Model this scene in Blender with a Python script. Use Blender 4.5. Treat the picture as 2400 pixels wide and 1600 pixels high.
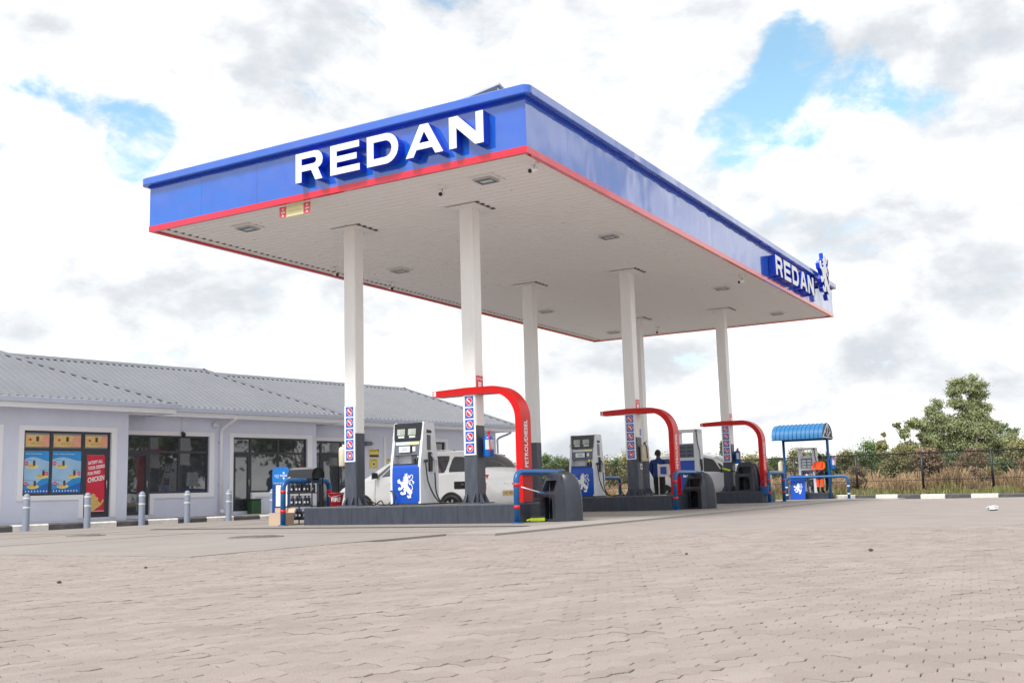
import bpy, math, random
import numpy as np
from math import sin, cos, pi, radians
from mathutils import Vector, Matrix
from mathutils.geometry import tessellate_polygon

for o in list(bpy.data.objects):
    bpy.data.objects.remove(o)
S = bpy.context.scene
COL = S.collection
random.seed(7)
RNG = np.random.default_rng(7)

# ------------------------------------------------------------------ camera
CAM = Vector((8.1878, -14.8761, 0.5986))
YAW, PITCH, ROLL = -0.523, 0.1415, -0.0282
fw = Vector((cos(PITCH) * sin(YAW), cos(PITCH) * cos(YAW), sin(PITCH)))
r0 = Vector((cos(YAW), -sin(YAW), 0))
u0 = r0.cross(fw)
rt = r0 * cos(ROLL) + u0 * sin(ROLL)
up = u0 * cos(ROLL) - r0 * sin(ROLL)
cd = bpy.data.cameras.new('camera')
cam = bpy.data.objects.new('camera', cd)
COL.objects.link(cam)
m3 = Matrix((rt, up, -fw)).transposed()
cam.matrix_world = Matrix.Translation(CAM) @ m3.to_4x4()
cd.sensor_width = 36
cd.lens = 36 * 2449.0 / 2400
cd.clip_start = 0.05
cd.clip_end = 3000
S.camera = cam

# ------------------------------------------------------------------ exposure
vs = S.view_settings
vs.view_transform = 'Standard'
vs.look = 'None'
vs.exposure = 1.34
vs.gamma = 1
vs.use_curve_mapping = False

# ------------------------------------------------------------------ sun
SUN_AZ, SUN_EL = radians(189), radians(53)
sl = bpy.data.lights.new('sun', 'SUN')
sl.energy = 1.6
sl.angle = radians(15)
sl.color = (1.0, 0.965, 0.92)
so = bpy.data.objects.new('sun', sl)
COL.objects.link(so)
sdir = Vector((sin(SUN_AZ) * cos(SUN_EL), cos(SUN_AZ) * cos(SUN_EL), sin(SUN_EL)))
so.rotation_euler = sdir.to_track_quat('Z', 'Y').to_euler()
so.location = (0, 0, 60)

# ------------------------------------------------------------------ world: sky with broken cloud
W = bpy.data.worlds.new('World')
S.world = W
W.use_nodes = True
wn, wl = W.node_tree.nodes, W.node_tree.links
wn.clear()


def wmath(op, a, b=None, c=None, clamp=False):
    n = wn.new('ShaderNodeMath')
    n.operation = op
    n.use_clamp = clamp
    for i, v in enumerate((a, b, c)):
        if v is None:
            continue
        if isinstance(v, (int, float)):
            n.inputs[i].default_value = v
        else:
            wl.new(v, n.inputs[i])
    return n.outputs[0]


def wnoise(vec, scale, detail, rough, dist=0.0):
    n = wn.new('ShaderNodeTexNoise')
    n.inputs['Scale'].default_value = scale
    n.inputs['Detail'].default_value = detail
    n.inputs['Roughness'].default_value = rough
    n.inputs['Distortion'].default_value = dist
    wl.new(vec, n.inputs['Vector'])
    return n.outputs['Fac']


def wstep(v, a, b):
    n = wn.new('ShaderNodeMapRange')
    n.interpolation_type = 'SMOOTHSTEP'
    n.inputs['From Min'].default_value = a
    n.inputs['From Max'].default_value = b
    wl.new(v, n.inputs['Value'])
    return n.outputs['Result']


tc = wn.new('ShaderNodeTexCoord')
sep = wn.new('ShaderNodeSeparateXYZ')
wl.new(tc.outputs['Generated'], sep.inputs[0])
zc = wmath('MAXIMUM', sep.outputs['Z'], 0.0)
den = wmath('ADD', zc, 0.16)
px = wmath('DIVIDE', sep.outputs['X'], den)
py = wmath('DIVIDE', sep.outputs['Y'], den)
cmb = wn.new('ShaderNodeCombineXYZ')
wl.new(px, cmb.inputs[0])
wl.new(py, cmb.inputs[1])
cmb.inputs[2].default_value = 3.7
# clouds overhead are domed, towards the horizon they pile up: blend both mappings
vm = wn.new('ShaderNodeMapping')
wl.new(tc.outputs['Generated'], vm.inputs['Vector'])
vm.inputs['Location'].default_value = (2.3, 0.4, 1.1)
vm.inputs['Scale'].default_value = (1.0, 1.0, 1.7)
billow = wnoise(vm.outputs[0], 5.2, 9, 0.56, 0.25)
sheet = wnoise(cmb.outputs[0], 1.15, 8, 0.55, 0.2)
soft = wnoise(vm.outputs[0], 2.1, 3, 0.5, 0.1)
fine = wnoise(vm.outputs[0], 15.0, 6, 0.62, 0.3)


def lobe(d, r, soft_r):
    n = wn.new('ShaderNodeVectorMath')
    n.operation = 'DOT_PRODUCT'
    wl.new(tc.outputs['Generated'], n.inputs[0])
    v = Vector(d).normalized()
    n.inputs[1].default_value = v
    return wstep(n.outputs['Value'], cos(radians(r + soft_r)), cos(radians(max(r - soft_r, 0))))


def lsum(items):
    acc = None
    for d, r, s, w in items:
        l = wmath('MULTIPLY', lobe(d, r, s), w)
        acc = l if acc is None else wmath('ADD', acc, l)
    return acc


# openings where the blue shows (directions of the gaps in the cloud deck)
gaps = lsum([((-0.212, 0.895, 0.392), .9, 1.5, .22), ((-0.222, 0.90, 0.368), .9, 1.4, .20), ((-0.252, 0.905, 0.345), 1.1, 1.5, .20), ((-0.222, 0.915, 0.335), 1.1, 1.5, .20), ((-0.172, 0.915, 0.352), .9, 1.4, .20), ((-0.165, 0.925, 0.332), 1.0, 1.4, .18),
             ((-0.30, 0.90, 0.31), 1.5, 2.0, .14), ((-0.275, 0.90, 0.327), 1.2, 1.6, .12), ((-0.12, 0.94, 0.325), .8, 1.3, .12), ((-0.225, 0.92, 0.315), 1.0, 1.5, .14),
             ((-0.785, 0.51, 0.352), .6, 1.2, .16), ((-0.76, 0.545, 0.350), .6, 1.2, .18), ((-0.742, 0.575, 0.344), .7, 1.3, .18), ((-0.722, 0.615, 0.330), .8, 1.3, .20), ((-0.728, 0.612, 0.310), .9, 1.3, .18),
             ((-0.738, 0.602, 0.295), .8, 1.5, .16),
             ((0.75, 0.35, 0.5), 9, 8, .16), ((0.3, -0.7, 0.6), 10, 8, .16), ((-0.66, -0.68, 0.31), 7, 6, .18), ((-0.50, -0.80, 0.33), 4, 4, .12), ((0.47, 0.82, 0.33), 3, 2.5, .18), ((0.28, 0.90, 0.24), 2.5, 2.5, .12)])
cov = wmath('ADD', wmath('MULTIPLY', billow, 0.95), wmath('MULTIPLY', sheet, 0.15))
cov = wmath('ADD', cov, wmath('MULTIPLY', fine, 0.62))
cov = wmath('SUBTRACT', wmath('SUBTRACT', cov, 0.185), wmath('MINIMUM', gaps, 0.215))
mask = wstep(cov, 0.33, 0.55)

# brightness of the cloud: white crowns, grey bases
greys = lsum([((-0.60, 0.69, 0.40), 2.6, 3.2, .22), ((-0.64, 0.68, 0.355), 2.0, 2.4, .12), ((-0.50, 0.76, 0.41), 2.2, 3, .10),
              ((-0.10, 0.925, 0.375), 2.0, 2.6, .10), ((-0.03, 0.93, 0.37), 3.0, 3.5, .18), ((-0.13, 0.98, 0.145), 2.5, 3.0, .20), ((-0.22, 0.96, 0.165), 2.5, 2.5, .12), ((-0.05, 0.98, 0.17), 2.4, 2.4, .12),
              ((-0.68, 0.71, 0.20), 3.0, 4.0, .16), ((-0.45, 0.885, 0.105), 4.0, 4.0, .14), ((-0.75, 0.62, 0.22), 2.0, 3.0, .08),
              ((-0.70, 0.66, 0.27), 2.0, 3.0, .08)])
vm2 = wn.new('ShaderNodeMapping')
wl.new(tc.outputs['Generated'], vm2.inputs['Vector'])
vm2.inputs['Location'].default_value = (2.3, 0.4, 1.1 + 0.045 * 1.7)
vm2.inputs['Scale'].default_value = (1.0, 1.0, 1.7)
billow_up = wnoise(vm2.outputs[0], 5.2, 9, 0.56, 0.25)
fine_up = wnoise(vm2.outputs[0], 15.0, 6, 0.62, 0.3)
# tops of the heaps are lit, undersides are in their own shade
relief = wmath('ADD', wmath('MULTIPLY', wmath('SUBTRACT', billow, billow_up), 2.0), wmath('MULTIPLY', wmath('SUBTRACT', fine, fine_up), 0.5))
lum = wmath('ADD', wmath('MULTIPLY', soft, 0.70), wmath('MULTIPLY', billow, 0.45))
lum = wmath('SUBTRACT', wmath('ADD', lum, relief), greys)
lum = wstep(lum, 0.02, 0.98)
ccol = wn.new('ShaderNodeMix')
ccol.data_type = 'RGBA'
wl.new(lum, ccol.inputs['Factor'])
ccol.inputs['A'].default_value = (2.85, 3.0, 3.2, 1)
ccol.inputs['B'].default_value = (5.5, 5.5, 5.45, 1)
sky = wn.new('ShaderNodeTexSky')
sky.sky_type = 'NISHITA'
sky.sun_disc = False
sky.sun_elevation = SUN_EL
sky.sun_rotation = SUN_AZ
sky.altitude = 1200
sky.air_density = 1.0
sky.dust_density = 0.6
sky.ozone_density = 2.5
skyb = wn.new('ShaderNodeMix')
skyb.data_type = 'RGBA'
skyb.blend_type = 'MULTIPLY'
skyb.inputs['Factor'].default_value = 1.0
wl.new(sky.outputs[0], skyb.inputs['A'])
skyb.inputs['B'].default_value = (1.28, 1.34, 1.04, 1)
cm = wn.new('ShaderNodeMix')
cm.data_type = 'RGBA'
wl.new(mask, cm.inputs['Factor'])
wl.new(skyb.outputs['Result'], cm.inputs['A'])
wl.new(ccol.outputs['Result'], cm.inputs['B'])
bg = wn.new('ShaderNodeBackground')
bg.inputs['Strength'].default_value = 0.1
wl.new(cm.outputs['Result'], bg.inputs['Color'])
wo = wn.new('ShaderNodeOutputWorld')
wl.new(bg.outputs[0], wo.inputs['Surface'])


# ================================================================== materials
def srgb(r, g, b):
    return tuple(((c / 255 / 12.92) if c / 255 <= 0.04045 else ((c / 255 + 0.055) / 1.055) ** 2.4) for c in (r, g, b))


MATS = {}


def mat(name, col, rough=0.5, metal=0.0, var=0.10, vscale=3.0, bump=0.0, bscale=40.0, coat=0.0, spec=0.5,
        dirt=0.0, dirtcol=(0.12, 0.09, 0.07), dscale=1.2, stretch=(1, 1, 1), alpha=1.0, trans=0.0, emit=0.0, coords='Object', rvar=0.0, wave=0.0, attr=None, wscale=1.1):
    if name in MATS:
        return MATS[name]
    m = bpy.data.materials.new(name)
    m.use_nodes = True
    n, l = m.node_tree.nodes, m.node_tree.links
    b = n['Principled BSDF']
    t = n.new('ShaderNodeTexCoord')
    mp = n.new('ShaderNodeMapping')
    mp.inputs['Scale'].default_value = stretch
    l.new(t.outputs[coords], mp.inputs['Vector'])
    ns = n.new('ShaderNodeTexNoise')
    ns.inputs['Scale'].default_value = vscale
    ns.inputs['Detail'].default_value = 5
    ns.inputs['Roughness'].default_value = 0.62
    l.new(mp.outputs[0], ns.inputs['Vector'])
    mx = n.new('ShaderNodeMix')
    mx.data_type = 'RGBA'
    c = col
    mx.inputs['A'].default_value = (*[max(0, v * (1 - var)) for v in c], 1)
    mx.inputs['B'].default_value = (*[min(1, v * (1 + var)) for v in c], 1)
    rm = n.new('ShaderNodeMapRange')
    rm.inputs['From Min'].default_value = 0.3
    rm.inputs['From Max'].default_value = 0.7
    l.new(ns.outputs['Fac'], rm.inputs['Value'])
    l.new(rm.outputs[0], mx.inputs['Factor'])
    out = mx.outputs['Result']
    if attr:
        at = n.new('ShaderNodeAttribute')
        at.attribute_name = attr[0]
        mm = n.new('ShaderNodeMix')
        mm.data_type = 'RGBA'
        mm.blend_type = 'MULTIPLY'
        mm.inputs['Factor'].default_value = 1
        cr = n.new('ShaderNodeValToRGB')
        cr.color_ramp.elements[0].color = (*attr[1], 1)
        cr.color_ramp.elements[1].color = (*attr[2], 1)
        l.new(at.outputs['Fac'], cr.inputs[0])
        l.new(out, mm.inputs['A'])
        l.new(cr.outputs[0], mm.inputs['B'])
        out = mm.outputs['Result']
    if dirt > 0:
        nd = n.new('ShaderNodeTexNoise')
        nd.inputs['Scale'].default_value = dscale
        nd.inputs['Detail'].default_value = 7
        nd.inputs['Roughness'].default_value = 0.7
        l.new(mp.outputs[0], nd.inputs['Vector'])
        rd = n.new('ShaderNodeMapRange')
        rd.inputs['From Min'].default_value = 0.48
        rd.inputs['From Max'].default_value = 0.78
        rd.inputs['To Max'].default_value = dirt
        l.new(nd.outputs['Fac'], rd.inputs['Value'])
        md = n.new('ShaderNodeMix')
        md.data_type = 'RGBA'
        l.new(rd.outputs[0], md.inputs['Factor'])
        l.new(out, md.inputs['A'])
        md.inputs['B'].default_value = (*dirtcol, 1)
        out = md.outputs['Result']
    l.new(out, b.inputs['Base Color'])
    b.inputs['Roughness'].default_value = rough
    if rvar:
        rr = n.new('ShaderNodeMapRange')
        rr.inputs['To Min'].default_value = max(0.02, rough - rvar)
        rr.inputs['To Max'].default_value = min(1, rough + rvar)
        l.new(ns.outputs['Fac'], rr.inputs['Value'])
        l.new(rr.outputs[0], b.inputs['Roughness'])
    b.inputs['Metallic'].default_value = metal
    b.inputs['Specular IOR Level'].default_value = spec
    b.inputs['Coat Weight'].default_value = coat
    b.inputs['Coat Roughness'].default_value = 0.06
    b.inputs['Alpha'].default_value = alpha
    b.inputs['Transmission Weight'].default_value = trans
    if emit:
        b.inputs['Emission Color'].default_value = (*col, 1)
        b.inputs['Emission Strength'].default_value = emit
    nrm = None
    if bump > 0:
        nb = n.new('ShaderNodeTexNoise')
        nb.inputs['Scale'].default_value = bscale
        nb.inputs['Detail'].default_value = 4
        l.new(mp.outputs[0], nb.inputs['Vector'])
        bp = n.new('ShaderNodeBump')
        bp.inputs['Strength'].default_value = bump
        bp.inputs['Distance'].default_value = 0.02
        l.new(nb.outputs['Fac'], bp.inputs['Height'])
        nrm = bp.outputs[0]
    if wave > 0:
        nb = n.new('ShaderNodeTexNoise')
        nb.inputs['Scale'].default_value = wscale
        nb.inputs['Detail'].default_value = 2.0
        l.new(mp.outputs[0], nb.inputs['Vector'])
        bp = n.new('ShaderNodeBump')
        bp.inputs['Strength'].default_value = 1.0
        bp.inputs['Distance'].default_value = wave
        l.new(nb.outputs['Fac'], bp.inputs['Height'])
        if nrm:
            l.new(nrm, bp.inputs['Normal'])
        nrm = bp.outputs[0]
    if nrm:
        l.new(nrm, b.inputs['Normal'])
        if coat:
            l.new(nrm, b.inputs['Coat Normal'])
    MATS[name] = m
    return m


M = {}
M['fascia'] = mat('fascia_blue', (0.003, 0.095, 0.54), 0.16, var=0.06, coat=1.0, wave=0.045, stretch=(0.8, 0.8, 0.55), dirt=0.10, dirtcol=(0.10, 0.16, 0.45), dscale=2.0, wscale=1.0)
M['fascia'].node_tree.nodes['Principled BSDF'].inputs['Coat IOR'].default_value = 1.7   # COATIOR
M['blue_return'] = mat('letter_return_blue', (0.0035, 0.05, 0.60), 0.3, var=0.05)
M['red_trim'] = mat('trim_red', (0.72, 0.002, 0.03), 0.2, var=0.06, coat=0.7, wave=0.01)
M['letter_white'] = mat('letter_white', (0.84, 0.86, 0.86), 0.35, var=0.02)
M['soffit'] = mat('soffit_sheet', (0.90, 0.885, 0.875), 0.55, spec=0.3, var=0.01)
M['column_white'] = mat('column_white', (0.88, 0.875, 0.865), 0.4, var=0.03, dirt=0.10, dscale=1.6, stretch=(3, 3, 0.5), dirtcol=(0.45, 0.40, 0.34))
M['column_grey'] = mat('column_grey', (0.056, 0.066, 0.090), 0.42, var=0.12, dirt=0.25, dscale=3, stretch=(3, 3, 0.6), dirtcol=(0.20, 0.20, 0.21))
M['island'] = mat('island_charcoal_paint', (0.036, 0.045, 0.066), 0.5, var=0.22, vscale=5, dirt=0.45, dscale=4, stretch=(2.5, 2.5, 0.5), dirtcol=(0.085, 0.09, 0.105), bump=0.15, bscale=30)
M['island_top'] = mat('island_top_concrete', (0.17, 0.165, 0.16), 0.7, var=0.2, vscale=5, dirt=0.4, dscale=3, dirtcol=(0.05, 0.05, 0.05))
M['metal'] = mat('galvanised_metal', (0.55, 0.56, 0.57), 0.4, metal=0.7, var=0.1)
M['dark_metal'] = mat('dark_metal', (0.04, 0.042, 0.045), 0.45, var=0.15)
M['black'] = mat('black_plastic', (0.012, 0.013, 0.015), 0.4, var=0.2)
M['black_rubber'] = mat('black_rubber', (0.016, 0.016, 0.017), 0.6, var=0.2)
M['arch_red'] = mat('arch_red', (0.60, 0.0008, 0.0008), 0.35, var=0.08, spec=0.35, coat=0.0, wave=0.006, dirt=0.22, dirtcol=(0.38, 0.03, 0.03), dscale=5)
M['bar_blue'] = mat('barrier_blue', (0.002, 0.095, 0.29), 0.38, var=0.12, coat=0.05, dirt=0.35, dscale=9, dirtcol=(0.09, 0.13, 0.2))
M['band_red'] = mat('band_red', (0.68, 0.008, 0.012), 0.4, var=0.1)
M['band_white'] = mat('band_white', (0.62, 0.63, 0.64), 0.4, var=0.05)
M['pump_white'] = mat('pump_white', (0.70, 0.73, 0.78), 0.35, var=0.03, coat=0.2, dirt=0.08, dscale=3, dirtcol=(0.4, 0.38, 0.36))
M['pump_blue'] = mat('pump_blue', (0.0015, 0.07, 0.46), 0.3, var=0.05, coat=0.05)
M['pump_black'] = mat('pump_black_glass', (0.014, 0.016, 0.02), 0.12, var=0.1)
M['pump_grey'] = mat('pump_grey', (0.12, 0.14, 0.18), 0.4, var=0.06)
M['lcd'] = mat('display_lcd', (0.42, 0.46, 0.40), 0.3, var=0.05)
M['lcd_pale'] = mat('label_pale', (0.62, 0.68, 0.70), 0.4, var=0.05)
M['bin'] = mat('bin_charcoal_plastic', (0.030, 0.037, 0.052), 0.36, var=0.12, vscale=4, spec=0.5, dirt=0.25, dscale=3.5, dirtcol=(0.10, 0.105, 0.115), bump=0.05, bscale=60)
M['lime'] = mat('lime_plastic', (0.50, 0.65, 0.02), 0.4)
M['ext_blue'] = mat('extinguisher_blue', (0.004, 0.13, 0.50), 0.28, coat=0.3)
M['ext_cream'] = mat('extinguisher_cream', (0.66, 0.60, 0.46), 0.4)
M['red_plastic'] = mat('bucket_red', (0.60, 0.006, 0.02), 0.35, var=0.08)
M['sign_white'] = mat('sign_white', (0.82, 0.84, 0.86), 0.3, var=0.02)
M['sign_blue'] = mat('sign_blue', (0.035, 0.09, 0.46), 0.3, var=0.03)
M['sign_red'] = mat('sign_red', (0.66, 0.015, 0.03), 0.3, var=0.04)
M['yellow'] = mat('sign_yellow', (0.72, 0.56, 0.05), 0.4, var=0.05)
M['sign_cream'] = mat('sign_cream', (0.80, 0.78, 0.42), 0.4, var=0.03)
M['sign_pink'] = mat('sign_faded_red', (0.75, 0.10, 0.12), 0.4, var=0.05)
M['wall'] = mat('wall_lavender_paint', (0.68, 0.72, 0.86), 0.75, var=0.03, vscale=1.2, dirt=0.22, dscale=0.9, dirtcol=(0.42, 0.42, 0.46), stretch=(1, 1, 0.45), bump=0.10, bscale=60)
M['trim_white'] = mat('trim_white', (0.84, 0.85, 0.89), 0.6, var=0.02)
M['gutter'] = mat('gutter_pale_blue', (0.50, 0.55, 0.66), 0.4, var=0.04)
M['roof'] = mat('roof_sheet', (0.165, 0.175, 0.198), 0.5, metal=0.0, var=0.07, vscale=0.8, dirt=0.22, dscale=2.2, dirtcol=(0.24, 0.25, 0.27))
M['frame'] = mat('window_frame_charcoal', (0.035, 0.04, 0.052), 0.4, var=0.1)
M['glass'] = mat('window_glass', (0.05, 0.055, 0.062), 0.02, var=0.3, vscale=0.8, spec=0.5, coat=0.0, wave=0.002)
M['glass'].node_tree.nodes['Principled BSDF'].inputs['IOR'].default_value = 2.2
M['car_glass'] = mat('car_glass', (0.035, 0.048, 0.058), 0.03, var=0.1, spec=0.9, coat=0.6)
M['car_white'] = mat('car_white_paint', (0.90, 0.90, 0.895), 0.22, var=0.02, coat=0.8, dirt=0.03, dscale=1.5, dirtcol=(0.5, 0.47, 0.42))
M['car_grey'] = mat('car_grey_paint', (0.52, 0.56, 0.62), 0.25, var=0.02, coat=0.8)
M['kerb_white'] = mat('kerb_white_paint', (0.76, 0.74, 0.70), 0.65, var=0.08, vscale=6, dirt=0.40, dscale=5, dirtcol=(0.34, 0.31, 0.28))
M['kerb_black'] = mat('kerb_black_paint', (0.085, 0.085, 0.092), 0.65, var=0.18, vscale=6, dirt=0.45, dscale=5, dirtcol=(0.22, 0.20, 0.18))
M['bollard'] = mat('bollard_grey', (0.25, 0.29, 0.37), 0.45, var=0.06, dirt=0.12, dscale=6)
M['cardboard'] = mat('cardboard', (0.52, 0.39, 0.29), 0.8, var=0.06)
M['cardboard_dark'] = mat('cardboard_dark', (0.16, 0.12, 0.09), 0.8, var=0.1)
M['green_bin'] = mat('green_plastic', (0.02, 0.075, 0.025), 0.5, var=0.1)
M['poster_blue'] = mat('poster_blue', (0.02, 0.28, 0.68), 0.3, var=0.25, vscale=1.6)
M['poster_cyan'] = mat('poster_pale_blue', (0.33, 0.55, 0.78), 0.3, var=0.10)
M['oil_head'] = mat('oil_board_head', (0.004, 0.15, 0.5), 0.35, var=0.2, vscale=3)
M['oil_deep'] = mat('oil_board_deep', (0.002, 0.05, 0.22), 0.35, var=0.1)
M['poster_deep'] = mat('poster_deep_blue', (0.005, 0.14, 0.52), 0.3, var=0.06)
M['poster_red'] = mat('poster_red', (0.62, 0.012, 0.05), 0.35, var=0.18, vscale=3)
M['poster_tan'] = mat('poster_tan', (0.72, 0.50, 0.20), 0.35, var=0.18, vscale=5)
M['poster_peach'] = mat('poster_peach', (0.78, 0.36, 0.24), 0.35, var=0.15, vscale=5)
M['food_gold'] = mat('food_gold', (0.66, 0.45, 0.14), 0.4, var=0.3, vscale=18)
M['food_yellow'] = mat('food_yellow', (0.80, 0.68, 0.22), 0.4, var=0.12, vscale=12)
M['cola'] = mat('drink_brown', (0.10, 0.035, 0.025), 0.4, var=0.3, vscale=10)
M['shelter_blue'] = mat('shelter_blue', (0.006, 0.145, 0.36), 0.5, var=0.05)
M['skin'] = mat('skin_brown', (0.085, 0.045, 0.03), 0.5, var=0.1)
M['hair'] = mat('hair_black', (0.008, 0.007, 0.007), 0.7, var=0.2, bump=0.5, bscale=90)
M['navy'] = mat('cloth_navy', (0.006, 0.03, 0.16), 0.8, var=0.15, vscale=8, bump=0.2, bscale=20)
M['black_cloth'] = mat('cloth_black', (0.010, 0.010, 0.012), 0.85, var=0.2, vscale=8, bump=0.2, bscale=20)
M['navy_dark'] = mat('cloth_dark_navy', (0.010, 0.013, 0.03), 0.85, var=0.2, vscale=8, bump=0.2, bscale=20)
M['hivis'] = mat('cloth_orange', (0.85, 0.085, 0.01), 0.75, var=0.10, vscale=8, bump=0.2, bscale=20)
M['green_cloth'] = mat('cloth_green', (0.004, 0.19, 0.12), 0.8, var=0.12, vscale=8, bump=0.2, bscale=20)
M['shoe'] = mat('shoe_pale', (0.5, 0.42, 0.38), 0.7)
M['concrete'] = mat('concrete_slab', (0.265, 0.240, 0.220), 0.85, var=0.12, vscale=0.5, dirt=0.62, dscale=0.45, dirtcol=(0.165, 0.14, 0.127), bump=0.25, bscale=50, stretch=(1, 0.6, 1))
M['concrete_pale'] = mat('concrete_pale_edge', (0.31, 0.288, 0.267), 0.85, var=0.10, vscale=1.5, dirt=0.35, dscale=1.6, dirtcol=(0.28, 0.25, 0.22), bump=0.25, bscale=50)
M['paver'] = mat('paver_concrete', (0.298, 0.256, 0.236), 0.88, var=0.09, vscale=1.3, dirt=0.30, dscale=2.2, dirtcol=(0.215, 0.177, 0.152), bump=0.5, bscale=120, coords='Object',
                 attr=('rnd', (0.90, 0.89, 0.88), (1.06, 1.06, 1.06)))
M['joint'] = mat('joint_sand', (0.20, 0.11, 0.07), 0.95, var=0.3, vscale=8, dirt=0.7, dscale=2.0, dirtcol=(0.235, 0.185, 0.15), bump=0.6, bscale=80)
M['far_paving'] = mat('far_paving', (0.276, 0.240, 0.223), 0.9, var=0.10, vscale=1.0, dirt=0.35, dscale=1.1, dirtcol=(0.218, 0.187, 0.167), bump=0.6, bscale=14, stretch=(1.0, 1.0, 1))
M['earth'] = mat('dry_earth', (0.17, 0.125, 0.075), 0.95, var=0.35, vscale=0.4, dirt=0.5, dscale=0.2, dirtcol=(0.075, 0.085, 0.03))
M['iron'] = mat('cast_iron', (0.15, 0.145, 0.14), 0.6, metal=0.3, var=0.2, dirt=0.5, dscale=8, dirtcol=(0.24, 0.21, 0.19))
M['pit'] = mat('drain_dark', (0.02, 0.019, 0.018), 0.9, var=0.3)
M['bark'] = mat('bark_brown', (0.12, 0.09, 0.065), 0.9, var=0.3, vscale=6, stretch=(1, 1, 0.25))
M['bark_pale'] = mat('bark_pale', (0.42, 0.37, 0.32), 0.85, var=0.2, vscale=5, stretch=(1, 1, 0.3))


def leafmat(name, a, b):
    m = mat(name, a, 0.6, var=0.15, vscale=2.0, spec=0.3, attr=('rnd', (0.55, 0.55, 0.55), (1.45, 1.4, 1.3)))
    bs = m.node_tree.nodes['Principled BSDF']
    bs.inputs['Subsurface Weight'].default_value = 0.0
    return m


M['leaf_euc'] = leafmat('leaf_grey_green', (0.27, 0.315, 0.165), 0)
M['leaf_dark'] = leafmat('leaf_dark_green', (0.105, 0.15, 0.07), 0)
M['leaf_green'] = leafmat('leaf_green', (0.14, 0.21, 0.085), 0)
M['leaf_olive'] = leafmat('leaf_olive', (0.25, 0.25, 0.12), 0)
M['leaf_brown'] = leafmat('leaf_brown', (0.26, 0.19, 0.125), 0)
M['leaf_yellow'] = leafmat('leaf_yellow_green', (0.26, 0.25, 0.09), 0)
M['grass_dry'] = leafmat('grass_dry', (0.50, 0.37, 0.23), 0)
M['grass_green'] = leafmat('grass_green', (0.18, 0.185, 0.075), 0)


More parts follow.
